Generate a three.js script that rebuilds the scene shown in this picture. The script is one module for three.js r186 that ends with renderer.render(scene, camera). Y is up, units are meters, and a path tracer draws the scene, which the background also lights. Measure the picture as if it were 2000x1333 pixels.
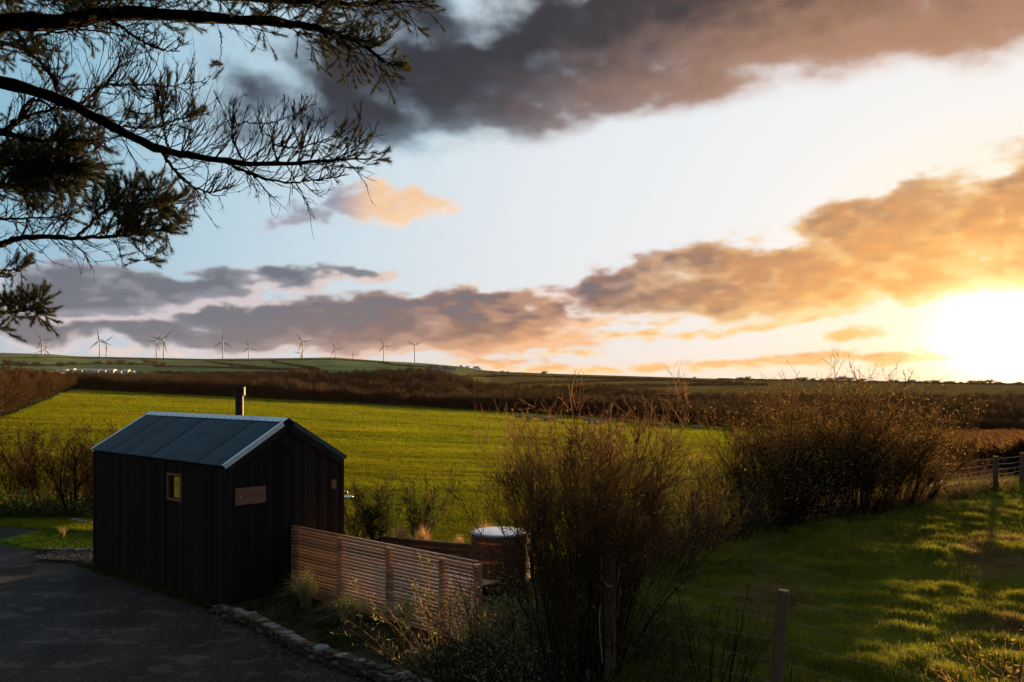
import * as THREE from 'three';
import { mergeGeometries } from 'three/addons/utils/BufferGeometryUtils.js';

// ---------------------------------------------------------------- camera
// y is up, units are metres. x to the right, d = distance ahead (-z). The cabin stands on y = 0.
const scene = new THREE.Scene();
const EYE = 4.75, FOC = 1650, CX = 1000, CY = 752;
const camera = new THREE.PerspectiveCamera(2 * Math.atan(666.5 / FOC) * 180 / Math.PI, 2000 / 1333, 0.2, 60000);
camera.position.set(0, EYE, 0);
camera.lookAt(0, EYE, -10);
camera.setViewOffset(2000, 1333, 0, 666.5 - CY, 2000, 1333);   // rising front: verticals stay vertical
camera.updateProjectionMatrix();
const renderer = new THREE.WebGLRenderer({ antialias: true });
renderer.toneMapping = THREE.LinearToneMapping;
renderer.toneMappingExposure = 3.6;
renderer.shadowMap.enabled = true;

// ---------------------------------------------------------------- sun
const SUN_AZ = Math.atan((1962 - CX) / FOC), SUN_EL = 2.7 * Math.PI / 180;
const sunDir = new THREE.Vector3(Math.sin(SUN_AZ) * Math.cos(SUN_EL), Math.sin(SUN_EL), -Math.cos(SUN_AZ) * Math.cos(SUN_EL));
const sun = new THREE.DirectionalLight(new THREE.Color().setRGB(1.0, 0.59, 0.23), 5);
sun.name = 'sun';
sun.position.copy(sunDir).multiplyScalar(300);
sun.castShadow = true;
Object.assign(sun.shadow.camera, { left: -160, right: 160, top: 60, bottom: -60, near: 1, far: 700 });
sun.shadow.radius = 2;
scene.add(sun, sun.target);

// ---------------------------------------------------------------- small maths
function rng(seed) { let a = seed >>> 0; return () => { a = (a + 0x6D2B79F5) | 0; let t = Math.imul(a ^ (a >>> 15), 1 | a); t = (t + Math.imul(t ^ (t >>> 7), 61 | t)) ^ t; return ((t ^ (t >>> 14)) >>> 0) / 4294967296; }; }
const clamp = (x, a = 0, b = 1) => x < a ? a : x > b ? b : x;
const lerp = (a, b, t) => a + (b - a) * t;
const sstep = (a, b, x) => { const t = clamp((x - a) / (b - a)); return t * t * (3 - 2 * t); };
const table = (pts, x) => { if (x <= pts[0][0]) return pts[0][1]; for (let i = 1; i < pts.length; i++) if (x <= pts[i][0]) return lerp(pts[i - 1][1], pts[i][1], (x - pts[i - 1][0]) / (pts[i][0] - pts[i - 1][0])); return pts[pts.length - 1][1]; };
const PERM = new Uint8Array(512); { const r = rng(77); const p = [...Array(256).keys()]; for (let i = 255; i > 0; i--) { const j = Math.floor(r() * (i + 1)); [p[i], p[j]] = [p[j], p[i]]; } for (let i = 0; i < 512; i++) PERM[i] = p[i & 255]; }
const GX = new Float32Array(256), GY = new Float32Array(256); for (let i = 0; i < 256; i++) { GX[i] = Math.cos(i / 256 * 6.28318 * 7); GY[i] = Math.sin(i / 256 * 6.28318 * 7); }
function noise(x, y) {
  const xi = Math.floor(x), yi = Math.floor(y), fx = x - xi, fy = y - yi, X = xi & 255, Y = yi & 255;
  const u = fx * fx * fx * (fx * (fx * 6 - 15) + 10), v = fy * fy * fy * (fy * (fy * 6 - 15) + 10);
  const a = PERM[PERM[X] + Y], b = PERM[PERM[X + 1] + Y], c = PERM[PERM[X] + Y + 1], e = PERM[PERM[X + 1] + Y + 1];
  const n00 = GX[a] * fx + GY[a] * fy, n10 = GX[b] * (fx - 1) + GY[b] * fy, n01 = GX[c] * fx + GY[c] * (fy - 1), n11 = GX[e] * (fx - 1) + GY[e] * (fy - 1);
  return 1.5 * (n00 + u * (n10 - n00) + v * (n01 + u * (n11 - n01) - n00 - u * (n10 - n00)));
}
function fbm(x, y, oct = 4, gain = 0.5) { let s = 0, a = 0.5; for (let i = 0; i < oct; i++) { s += a * noise(x, y); x = x * 2.03 + 17.3; y = y * 2.03 + 5.9; a *= gain; } return s; }
const sl = (c) => c <= 10.31475 ? c / 3294.6 : Math.pow((c / 255 + 0.055) / 1.055, 2.4);   // 0..255 sRGB to linear
const LIN = (r, g, b) => [sl(r), sl(g), sl(b)];

// ---------------------------------------------------------------- sky: evening air and broken cloud, computed for every direction
{
  const W = 4096, H = 2048, RAD = Math.PI / 180, K = 28.8;     // K: noise units per degree
  const data = new Float32Array(W * H * 4);
  // directions are written as [X, Y]: azimuth and height in units of 1/28.8 degree
  const dirOf = (px, py) => { const az = Math.atan((px - CX) / FOC), el = Math.atan((CY - py) / FOC * Math.cos(az)); return [az / RAD * K, el / RAD * K]; };
  const sunX = SUN_AZ / RAD * K, sunY = SUN_EL / RAD * K;
  // a cloud: puffs [x, y, half width, half height, slope, weight]
  const cloud = (puffs, o) => {
    const ps = puffs.map(([x, y, rx, ry, tilt = 0, w = 1]) => { const [X, Y] = dirOf(x, y), c = 1 / (1 + ((x - CX) / FOC) ** 2); return { X, Y, rx: rx * (0.35 + 0.65 * c) , ry: ry * (0.3 + 0.7 * Math.sqrt(c)), co: Math.cos(tilt * RAD), si: Math.sin(tilt * RAD), w }; });
    let x0 = 1e9, x1 = -1e9, y0 = 1e9, y1 = -1e9;
    for (const p of ps) { const m = 2.3 * Math.max(p.rx, p.ry); x0 = Math.min(x0, p.X - 2.3 * p.rx - 40); x1 = Math.max(x1, p.X + 2.3 * p.rx + 40); y0 = Math.min(y0, p.Y - m * 0.8 - 40); y1 = Math.max(y1, p.Y + m * 0.8 + 40); }
    return { ps, x0, x1, y0, y1, fx: 1 / 90, fy: 1 / 45, amp: 0.55, warp: 26, lo: 0.32, hi: 0.75, seed: 0, ...o };
  };
  const dens = (c, X, Y, oct) => {
    const wx = c.warp * fbm(X * c.fx * 0.9 + c.seed + 31, Y * c.fy * 0.9 + 7, 3), wy = 0.6 * c.warp * fbm(X * c.fx * 0.9 + c.seed + 3, Y * c.fy * 0.9 + 57, 3);
    let D = 0;
    for (const p of c.ps) { const a = X + wx - p.X, b = Y + wy - p.Y, m = (a * p.co + b * p.si) / p.rx, n = (b * p.co - a * p.si) / p.ry, q = m * m + n * n; if (q < 6) { const g = p.w * Math.exp(-q * 1.1); D = D + g - D * Math.min(1, Math.max(0, g)) * 0.75; } }
    if (D < 0.03) return 0;
    const n = fbm(X * c.fx + c.seed, Y * c.fy + c.seed * 1.7, oct, 0.55);
    return D + c.amp * n * Math.min(1, D * 2.5);
  };
  // colours: rim (thin cloud that the light comes through), body, heart (thick cloud) as left / right pairs between two azimuths
  const col = (o) => o;
  const clouds = [
    // low thin streaks in front of the sunset
    cloud([[1250, 722, 150, 8, 2], [1400, 712, 130, 10, 2], [1560, 705, 130, 12, 2], [1700, 700, 130, 14, 1], [1810, 696, 80, 12, 0], [1590, 692, 90, 7, 4], [1060, 720, 120, 9, 0], [960, 706, 120, 12, 0, 0.8], [1180, 690, 90, 5, 0, 0.6], [1130, 660, 100, 12, 3, 0.8], [1230, 655, 120, 12, 6, 0.8], [1150, 628, 110, 13, 4, 0.8], [1060, 640, 100, 14, 0, 0.8], [1050, 690, 120, 9, 0, 0.7], [1300, 630, 90, 10, 6, 0.7]],
      { fx: 1 / 60, fy: 1 / 16, amp: 1.2, warp: 12, seed: 11, lo: 0.2, hi: 1.1, rim: [[250, 205, 160], [255, 220, 150]], body: [[215, 165, 135], [246, 184, 110]], heart: [[190, 140, 120], [238, 160, 90]], max: 0.9 }),
    cloud([[1675, 652, 58, 15, 4], [1650, 657, 40, 8, 4], [1470, 640, 120, 10, 9, 0.7], [1590, 622, 170, 9, 9, 0.75], [1330, 655, 90, 9, 6, 0.75]],
      { fx: 1 / 46, fy: 1 / 18, amp: 0.9, warp: 14, seed: 5, lo: 0.2, hi: 0.9, rim: [[255, 214, 150], [255, 214, 150]], body: [[246, 190, 120], [252, 196, 116]], heart: [[236, 170, 100], [246, 178, 92]], max: 0.95 }),
    // lower left bank: long grey band with glowing underside, reaching to the sunset
    cloud([[560, 642, 330, 40, 0, 0.85], [300, 628, 300, 46, 0, 1], [80, 632, 210, 44, 0, 0.85], [620, 612, 190, 24, 3], [760, 606, 170, 28, 3], [900, 592, 160, 26, 3], [1010, 588, 120, 20, 2], [820, 640, 260, 40, 1, 0.95], [1000, 640, 160, 36, 5, 0.85], [700, 672, 280, 24, 0, 0.75], [930, 680, 180, 18, 0, 0.6], [1120, 612, 110, 16, 4, 0.55]],
      { fx: 1 / 110, fy: 1 / 40, amp: 1.05, warp: 34, seed: 23, lo: 0.22, hi: 0.6, under: 1, rim: [[204, 206, 214], [252, 214, 178]], body: [[112, 123, 138], [190, 144, 120]], heart: [[74, 84, 99], [108, 95, 101]], glow: [[206, 178, 176], [248, 178, 112]] }),
    // pink-white gaps' lit puffs just over the left hills
    cloud([[230, 684, 70, 12, 0, 0.8], [380, 690, 80, 10, 0, 0.75], [330, 672, 40, 9, 20, 0.6], [120, 668, 60, 14, 20, 0.5]],
      { fx: 1 / 40, fy: 1 / 20, amp: 1.1, warp: 16, seed: 91, lo: 0.2, hi: 1.0, rim: [[232, 214, 208], [245, 205, 180]], body: [[226, 205, 202], [244, 200, 176]], heart: [[206, 186, 190], [236, 190, 170]], max: 0.8 }),
    // upper left bank
    cloud([[120, 556, 130, 34, -4, 0.9], [250, 566, 130, 30, -4, 0.95], [60, 590, 120, 34, 0, 0.8], [200, 604, 170, 22, 0, 0.8], [420, 556, 130, 26, 1], [560, 542, 120, 22, 3], [660, 538, 80, 14, 0, 0.9], [720, 536, 50, 8, -4, 0.7], [380, 585, 140, 18, 0, 0.7]],
      { fx: 1 / 85, fy: 1 / 34, amp: 1.0, warp: 30, seed: 41, lo: 0.2, hi: 0.56, rim: [[208, 200, 206], [250, 216, 190]], body: [[132, 140, 154], [120, 120, 128]], heart: [[84, 95, 110], [62, 73, 87]] }),
    // the rising bank towards the sun
    cloud([[1290, 530, 110, 34, 8, 1.1], [1210, 552, 60, 24, 0, 1.1], [1320, 510, 60, 22, 10], [1420, 500, 80, 32, 14, 0.9], [1440, 550, 170, 40, 10, 1.1], [1600, 520, 200, 60, 16, 1.1], [1640, 440, 110, 40, 24, 1], [1750, 395, 110, 30, 24, 1], [1850, 352, 90, 22, 24, 0.95], [1780, 470, 200, 60, 18, 1.1], [1950, 420, 140, 60, 26, 1.1], [2040, 350, 120, 50, 30, 1.1], [1560, 590, 230, 26, 6, 0.95], [1400, 600, 180, 18, 2, 0.85], [1800, 550, 240, 34, 9, 0.9], [2000, 500, 180, 50, 12, 0.9], [1120, 572, 110, 16, 2, 0.95], [1190, 590, 90, 18, 2, 0.9], [1290, 598, 110, 18, 2, 0.8], [2200, 360, 240, 90, 20, 1]],
      { fx: 1 / 110, fy: 1 / 48, amp: 1.05, warp: 44, seed: 63, lo: 0.24, hi: 0.66, sunny: 1, mott: 0.22, rim: [[238, 222, 214], [255, 226, 164]], body: [[170, 138, 130], [254, 200, 124]], heart: [[90, 88, 102], [240, 168, 96]], max: 0.97 }),
    // the small cloud in the middle
    cloud([[740, 378, 56, 26, 0, 1], [700, 402, 110, 28, 0, 1.1], [805, 398, 92, 22, 0, 1.1], [625, 412, 80, 20, 14, 1.0], [570, 430, 60, 12, 14, 0.8], [740, 420, 110, 17, 0, 0.9]],
      { fx: 1 / 62, fy: 1 / 34, amp: 1.1, warp: 30, seed: 8, lo: 0.15, hi: 1.0, rim: [[196, 206, 216], [250, 222, 198]], body: [[158, 162, 178], [248, 210, 172]], heart: [[146, 150, 168], [244, 200, 160]], az: [[640, 400], [745, 400]], max: 0.94 }),
    // the great dark cloud overhead
    cloud([[600, 150, 200, 90, 0, 0.62], [560, 250, 200, 56, 0, 0.42], [690, 240, 170, 60, 0, 0.55], [480, 190, 160, 70, 0, 0.34], [820, 170, 200, 90, -6, 1], [960, 190, 180, 62, 4, 1.1], [1080, 120, 220, 90, 8, 1.15], [1260, 90, 200, 76, 12, 1.15], [1180, 190, 160, 40, 8, 0.85], [1450, 50, 260, 74, 8, 1.2], [1700, 30, 300, 62, 4, 1.2], [1960, 20, 300, 60, 2, 1.2], [1345, 165, 85, 44, 24, 0.7], [760, 20, 150, 80, 0, 0.8], [1250, -60, 420, 90, 6, 1.2], [1800, -80, 500, 100, 4, 1.2], [2300, 0, 340, 90, 0, 1.1], [880, -80, 200, 70, 20, 0.8], [1300, 215, 60, 18, 20, 0.55]],
      { fx: 1 / 170, fy: 1 / 90, amp: 0.8, warp: 64, seed: 77, lo: 0.10, hi: 0.98, under: 2, rim: [[156, 184, 202], [232, 220, 216]], mott: 0.24, body: [[92, 110, 126], [130, 110, 104]], heart: [[50, 57, 67], [74, 66, 67]], glow: [[112, 110, 120], [206, 156, 126]], az: [[760, 200], [1800, 60]] }),
  ];
  const lin3 = (c) => LIN(...c);
  for (const c of clouds) { for (const k of ['rim', 'body', 'heart', 'glow']) if (c[k]) c[k] = c[k].map(lin3); const g = c.az || [[300, 700], [1250, 650]]; c.a0 = dirOf(...g[0])[0]; c.a1 = dirOf(...g[1])[0]; }
  // clear air by angle from the sun
  const air = [[0, 255, 250, 232], [5, 255, 248, 226], [9, 255, 246, 228], [14, 247, 245, 242], [20, 238, 241, 244], [31, 226, 234, 239], [42, 202, 222, 234], [52, 172, 206, 224], [60, 142, 189, 212], [80, 124, 160, 182], [120, 100, 126, 148], [180, 88, 108, 130]].map(([a, r, g, b]) => [a, ...LIN(r, g, b)]);
  const airAt = (a, k) => { let i = 1; while (i < air.length - 1 && a > air[i][0]) i++; const t = clamp((a - air[i - 1][0]) / (air[i][0] - air[i - 1][0])); return lerp(air[i - 1][k], air[i][k], t); };
  const warmLow = LIN(255, 226, 182), coolLow = LIN(206, 205, 216), sunY3 = [Math.cos(SUN_EL) * Math.sin(SUN_AZ), Math.sin(SUN_EL), Math.cos(SUN_EL) * Math.cos(SUN_AZ)];
  const gRim = lin3([176, 178, 180]), gBody = lin3([132, 127, 126]), gHeart = lin3([102, 97, 97]), gWarm = lin3([190, 146, 124]);
  const out = [0, 0, 0];
  const FRX0 = dirOf(-260, 700)[0], FRX1 = dirOf(2330, 700)[0], FRY1 = dirOf(1000, -170)[1];
  const skyAt = (az, el) => {
    const X = az * K, Y = el * K, ce = Math.cos(el * RAD), dot = ce * Math.sin(az * RAD) * sunY3[0] + Math.sin(el * RAD) * sunY3[1] + ce * Math.cos(az * RAD) * sunY3[2];
    const a = Math.acos(clamp(dot, -1, 1)) / RAD;
    const low = Math.exp(-Math.max(0, el) / 3.2), warm = Math.exp(-a / 26);
    for (let k = 0; k < 3; k++) { let c = airAt(a, k + 1); c = lerp(c, warmLow[k] * warm * 1.25 + coolLow[k] * (1 - warm), low * 0.8); out[k] = c; }
    // broken cloud in the rest of the sky, of the same kind as in view
    const outF = 1 - sstep(FRX0 - 120, FRX0 + 60, X) * (1 - sstep(FRX1 - 60, FRX1 + 120, X)) * (1 - sstep(FRY1 - 60, FRY1 + 160, Y));
    if (outF > 0 && el < 88) {
      const r = 1 / Math.tan(Math.max(el, 2.5) * RAD + 0.12), gx = Math.sin(az * RAD) * r, gy = Math.cos(az * RAD) * r;
      const n = fbm(gx * 1.1 + 40 + 0.3 * noise(gx * 2, gy * 2), gy * 1.1 + 9, 5, 0.52), t = sstep(-0.12, 0.16, n + 0.06) * outF * sstep(0, 3, el), th = sstep(-0.05, 0.22, n);
      for (let k = 0; k < 3; k++) { let c = lerp(lerp(gRim[k], gBody[k], sstep(0, 0.5, th)), gHeart[k], sstep(0.4, 1, th)); c = lerp(c, gWarm[k], 0.5 * Math.exp(-a / 40)); out[k] = lerp(out[k], c, t * 0.92); }
    }
    for (const c of clouds) {
      if (X < c.x0 || X > c.x1 || Y < c.y0 || Y > c.y1) continue;
      const D = dens(c, X, Y, 7);
      if (D <= c.lo) continue;
      const al = sstep(c.lo, c.hi, D) * (c.max || 1);
      let th = sstep(c.lo + 0.1, 1.25, D), side = sstep(c.a0, c.a1, X);
      const n2 = fbm(X * c.fx * 2.2 + 5, Y * c.fy * 2.2 + c.seed, 5, 0.55);
      // light from the low sun: brighter where the cloud thins towards it
      const D2 = dens(c, X + 26 * Math.sign(sunX - X) * 0.8, Y - 15, 3), lit = clamp((D - D2) * 1.1 + 0.5 * n2, -0.6, 0.9);
      if (c.sunny) { const tt = Math.hypot((X - sunX) * 0.55, Y - sunY); side = clamp(1.62 - tt / 260 + 0.3 * n2); }
      th = clamp(th - lit * 0.6 + n2 * (c.mott ?? 0.4));
      for (let k = 0; k < 3; k++) {
        const R = lerp(c.rim[0][k], c.rim[1][k], side), B = lerp(c.body[0][k], c.body[1][k], side), Hh = lerp(c.heart[0][k], c.heart[1][k], side);
        let cc = th < 0.5 ? lerp(R, B, sstep(0, 0.5, th)) : lerp(B, Hh, sstep(0.5, 1, th));
        if (c.under) {    // undersides take the sunset's colour
          let g;
          if (c.under === 1) g = sstep(150, 40, Y + 40 * n2) * sstep(-700, 150, X);
          else { const edge = table([[-560, 470], [-120, 500], [60, 530], [250, 590], [500, 640], [900, 660]], X); g = sstep(edge + 110, edge - 60, Y + 60 * n2) * sstep(-260, 150, X); }
          cc = lerp(cc, lerp(c.glow[0][k], c.glow[1][k], side), (c.under === 2 ? 0.66 : 0.85) * g);
        }
        out[k] = lerp(out[k], cc, al);
      }
    }
    // glow of the sun through the air
    const sx = (X - sunX), sy = (Y - sunY), e1 = Math.exp(-Math.pow(Math.hypot(sx * 0.85, sy * 1.15) / 54, 1.5)), e2 = Math.exp(-Math.hypot(sx * 0.72, sy) / 120);
    out[0] += 6 * e1 + 0.42 * e2; out[1] += 4.6 * e1 + 0.26 * e2; out[2] += 2.7 * e1 + 0.06 * e2;
  };
  for (let row = 0; row < H; row++) {
    const el = (row + 0.5) / H * 180 - 90;
    for (let c = 0; c < W; c++) {
      const o = (row * W + c) * 4; data[o + 3] = 1;
      if (el < -0.3) { data[o] = 0.10; data[o + 1] = 0.09; data[o + 2] = 0.06; continue; }
      const th = ((c + 0.5) / W - 0.5) * 2 * Math.PI;              // atan2(z, x)
      skyAt(Math.atan2(Math.cos(th), -Math.sin(th)) / RAD, el);
      data[o] = out[0]; data[o + 1] = out[1]; data[o + 2] = out[2];
    }
  }
  const tex = new THREE.DataTexture(data, W, H, THREE.RGBAFormat, THREE.FloatType);
  tex.mapping = THREE.EquirectangularReflectionMapping;
  tex.magFilter = THREE.LinearFilter; tex.minFilter = THREE.LinearFilter;
  tex.wrapS = THREE.RepeatWrapping;
  tex.needsUpdate = true;
  scene.background = tex;
  scene.environment = tex;
  scene.backgroundIntensity = scene.environmentIntensity = 1 / 3.6;      // the photograph is exposed for the land
}

// ---------------------------------------------------------------- helpers
const V = (x, y, z) => new THREE.Vector3(x, y, z);
const at = (px, py, d) => V((px - CX) / FOC * d, EYE - (py - CY) / FOC * d, -d);      // a point seen in that direction, d metres ahead
const names = new Map();
const numbered = (n) => { const k = names.get(n) || 0; names.set(n, k + 1); return k ? n + '_' + String(k).padStart(3, '0') : n; };
const shade = (o) => { o.castShadow = true; o.receiveShadow = true; return o; };
function thing(name, label, category, pos = [0, 0, 0], turn = 0, group) {
  const o = new THREE.Group(); o.name = numbered(name); o.position.set(...pos); o.rotation.y = turn;
  o.userData = { label, category }; if (group) o.userData.group = group; scene.add(o); return o;
}
function mesh(name, geo, mat, parent) { const m = shade(new THREE.Mesh(geo, mat)); m.name = parent ? name : numbered(name); (parent || scene).add(m); return m; }
function structure(name, geo, mat, label) { const m = mesh(name, geo, mat); m.userData = { kind: 'structure', label, category: 'ground' }; return m; }
class GB {                                            // collects triangles into one geometry
  constructor() { this.p = []; this.n = []; this.uv = []; this.c = []; this.color = null; }
  v(x, y, z, nx, ny, nz, u = 0, w = 0) { this.p.push(x, y, z); this.n.push(nx, ny, nz); this.uv.push(u, w); if (this.color) this.c.push(...this.color); }
  tri(a, b, c) { const ux = b[0] - a[0], uy = b[1] - a[1], uz = b[2] - a[2], wx = c[0] - a[0], wy = c[1] - a[1], wz = c[2] - a[2]; let nx = uy * wz - uz * wy, ny = uz * wx - ux * wz, nz = ux * wy - uy * wx; const l = Math.hypot(nx, ny, nz) || 1; nx /= l; ny /= l; nz /= l; for (const q of [a, b, c]) this.v(q[0], q[1], q[2], nx, ny, nz, q[3] || 0, q[4] || 0); }
  quad(a, b, c, d) { this.tri(a, b, c); this.tri(a, c, d); }
  tube(pts, rad, sides = 3) {                         // pts: arrays [x,y,z]; rad: array or function of 0..1
    const N = pts.length; let prev = null, pr = null;
    for (let i = 0; i < N; i++) {
      const a = pts[Math.max(0, i - 1)], b = pts[Math.min(N - 1, i + 1)]; let tx = b[0] - a[0], ty = b[1] - a[1], tz = b[2] - a[2]; const l = Math.hypot(tx, ty, tz) || 1; tx /= l; ty /= l; tz /= l;
      let sx, sy, sz; if (Math.abs(ty) < 0.9) { sx = -tz; sy = 0; sz = tx; } else { sx = 0; sy = tz; sz = -ty; }
      const sl2 = Math.hypot(sx, sy, sz) || 1; sx /= sl2; sy /= sl2; sz /= sl2;
      const bx = ty * sz - tz * sy, by = tz * sx - tx * sz, bz = tx * sy - ty * sx, r = typeof rad === 'function' ? rad(i / (N - 1)) : rad[i], ring = [];
      for (let k = 0; k < sides; k++) { const th = k / sides * 6.28319, c = Math.cos(th), s = Math.sin(th), nx = sx * c + bx * s, ny = sy * c + by * s, nz = sz * c + bz * s; ring.push([pts[i][0] + nx * r, pts[i][1] + ny * r, pts[i][2] + nz * r, nx, ny, nz]); }
      if (prev) for (let k = 0; k < sides; k++) { const A = prev[k], B = prev[(k + 1) % sides], C = ring[(k + 1) % sides], D = ring[k], u0 = k / sides, u1 = (k + 1) / sides; for (const [q, u, w] of [[A, u0, i - 1], [D, u0, i], [C, u1, i], [A, u0, i - 1], [C, u1, i], [B, u1, i - 1]]) this.v(q[0], q[1], q[2], q[3], q[4], q[5], u, w); }
      prev = ring; pr = r;
    }
  }
  box(x0, x1, y0, y1, z0, z1) {
    const q = (a, b, c, d) => this.quad(a, b, c, d);
    q([x0, y0, z1, x0, y0], [x1, y0, z1, x1, y0], [x1, y1, z1, x1, y1], [x0, y1, z1, x0, y1]); q([x1, y0, z0, x1, y0], [x0, y0, z0, x0, y0], [x0, y1, z0, x0, y1], [x1, y1, z0, x1, y1]);
    q([x0, y0, z0, z0, y0], [x0, y0, z1, z1, y0], [x0, y1, z1, z1, y1], [x0, y1, z0, z0, y1]); q([x1, y0, z1, z1, y0], [x1, y0, z0, z0, y0], [x1, y1, z0, z0, y1], [x1, y1, z1, z1, y1]);
    q([x0, y1, z1, x0, z1], [x1, y1, z1, x1, z1], [x1, y1, z0, x1, z0], [x0, y1, z0, x0, z0]); q([x0, y0, z0, x0, z0], [x1, y0, z0, x1, z0], [x1, y0, z1, x1, z1], [x0, y0, z1, x0, z1]);
    return this;
  }
  geo() { const g = new THREE.BufferGeometry(); g.setAttribute('position', new THREE.Float32BufferAttribute(this.p, 3)); g.setAttribute('normal', new THREE.Float32BufferAttribute(this.n, 3)); g.setAttribute('uv', new THREE.Float32BufferAttribute(this.uv, 2)); if (this.c.length) g.setAttribute('color', new THREE.Float32BufferAttribute(this.c, 3)); return g; }
}
const boxGeo = (...a) => new GB().box(...a).geo();
function tex(w, h, fn, srgb, rx = 1, ry = 1) {        // fn(u, v) -> [r,g,b] 0..1
  const a = new Uint8Array(w * h * 4); for (let j = 0; j < h; j++) for (let i = 0; i < w; i++) { const c = fn(i / w, j / h), o = (j * w + i) * 4; a[o] = 255 * clamp(c[0]); a[o + 1] = 255 * clamp(c[1]); a[o + 2] = 255 * clamp(c[2]); a[o + 3] = 255; }
  const t = new THREE.DataTexture(a, w, h); t.wrapS = t.wrapT = THREE.MirroredRepeatWrapping; t.magFilter = THREE.LinearFilter; t.repeat.set(rx, ry); if (srgb) t.colorSpace = THREE.SRGBColorSpace; t.needsUpdate = true; return t;
}
const grey = (x) => [x, x, x];
const mat = (r, g, b, rough = 0.9, o = {}) => { const m = new THREE.MeshPhysicalMaterial({ roughness: rough, side: THREE.DoubleSide, ...(rough >= 0.85 ? { specularIntensity: 0.15 } : {}), ...o }); m.color.setRGB(r, g, b); return m; };
const noiseBump = tex(512, 512, (u, v) => grey(0.5 + 0.6 * fbm(u * 18, v * 18, 5, 0.6)));
const grainBump = tex(256, 1024, (u, v) => grey(0.5 + 0.5 * fbm(u * 40, v * 4, 4, 0.6)));

// ---------------------------------------------------------------- the lie of the land
const paddockEdge = (d) => 0.7 + (d - 10) * 0.18;
const fenceLine = (x) => 19 + (x - 4.1) * 0.8;                        // the post and wire fence behind the paddock
const inPaddock = (x, d) => sstep(paddockEdge(d) - 0.8, paddockEdge(d) + 0.8, x) * (1 - sstep(0.5, 12, d - fenceLine(x)));
const fieldEnd = (u) => 255 - 55 * sstep(0.03, 0.26, u);
function land(x, d) {                                                  // yard, paddock and the tilted field
  const u = clamp(x / Math.max(d, 1), -0.8, 0.5), s = clamp((d - 30) / 220, 0, 1.2);
  return s * (-3.45 - 12.9 * u) + 1.1 * inPaddock(x, d);
}
const pxOf = (u) => CX + FOC * u;
const ridgePy = [[-900, 690], [0, 689], [100, 692], [150, 696], [400, 701], [600, 699], [650, 698], [760, 706], [820, 709], [900, 716], [950, 724], [1000, 727], [1100, 731], [1200, 734], [1400, 740], [1600, 743], [1800, 747], [2000, 750], [2600, 750]];
const woodPy = [[-900, 742], [0, 746], [400, 742], [700, 736], [850, 732], [950, 762], [1100, 773], [1400, 784], [2000, 790], [2600, 790]];
const ridgeD = (px) => lerp(2400, 1500, sstep(800, 1050, px)), woodD = (px) => lerp(620, 420, sstep(800, 1200, px));
function terrain(x, d) {
  const u = x / d, px = pxOf(u), fe = fieldEnd(u);
  if (d <= fe) return land(x, d);
  const wd = woodD(px), rd = ridgeD(px), hw = EYE - (table(woodPy, px) - CY) / FOC * wd, e = land(x, fe);
  if (d < wd) { const t = (d - fe) / (wd - fe); return lerp(e, hw, sstep(0, 1, t)) - 2 * Math.sin(Math.PI * t) * (1 - sstep(700, 1000, px)); }
  if (d < rd) { const t = (d - wd) / (rd - wd), py = lerp(table(woodPy, px), table(ridgePy, px), Math.pow(t, 0.62)); return EYE - (py - CY) / FOC * d + 3 * fbm(x / 260, d / 260, 3) * Math.sin(Math.PI * t); }
  return EYE - (table(ridgePy, px) - CY) / FOC * rd - (d - rd) * 0.02;
}
function hit(px, py, from = 60) { const u = (px - CX) / FOC; for (let d = from; d < 5200; d *= 1.002) { const x = u * d; if (terrain(x, d) >= EYE - (py - CY) / FOC * d) return V(x, terrain(x, d), -d); } return null; }
const on = (x, d, up = 0) => V(x, terrain(x, d) + up, -d);

function polarSheet(a0, a1, na, ds, h, keep) {                          // a sheet of ground on rings round the look-out
  const pos = [], uv = [], idx = [], nd = ds.length;
  for (let j = 0; j < nd; j++) for (let i = 0; i <= na; i++) { const u = lerp(a0, a1, i / na), d = ds[j], x = u * d; pos.push(x, h(x, d), -d); uv.push(x / 4, d / 4); }
  for (let j = 0; j < nd - 1; j++) for (let i = 0; i < na; i++) { const a = j * (na + 1) + i; if (keep && !keep(lerp(a0, a1, (i + 0.5) / na), (ds[j] + ds[j + 1]) / 2)) continue; idx.push(a, a + 1, a + na + 1, a + 1, a + na + 2, a + na + 1); }
  const g = new THREE.BufferGeometry(); g.setAttribute('position', new THREE.Float32BufferAttribute(pos, 3)); g.setAttribute('uv', new THREE.Float32BufferAttribute(uv, 2)); g.setIndex(idx); g.computeVertexNormals(); return g;
}
const rings = (a, b, n) => Array.from({ length: n + 1 }, (_, i) => a * Math.pow(b / a, i / n));
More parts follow.
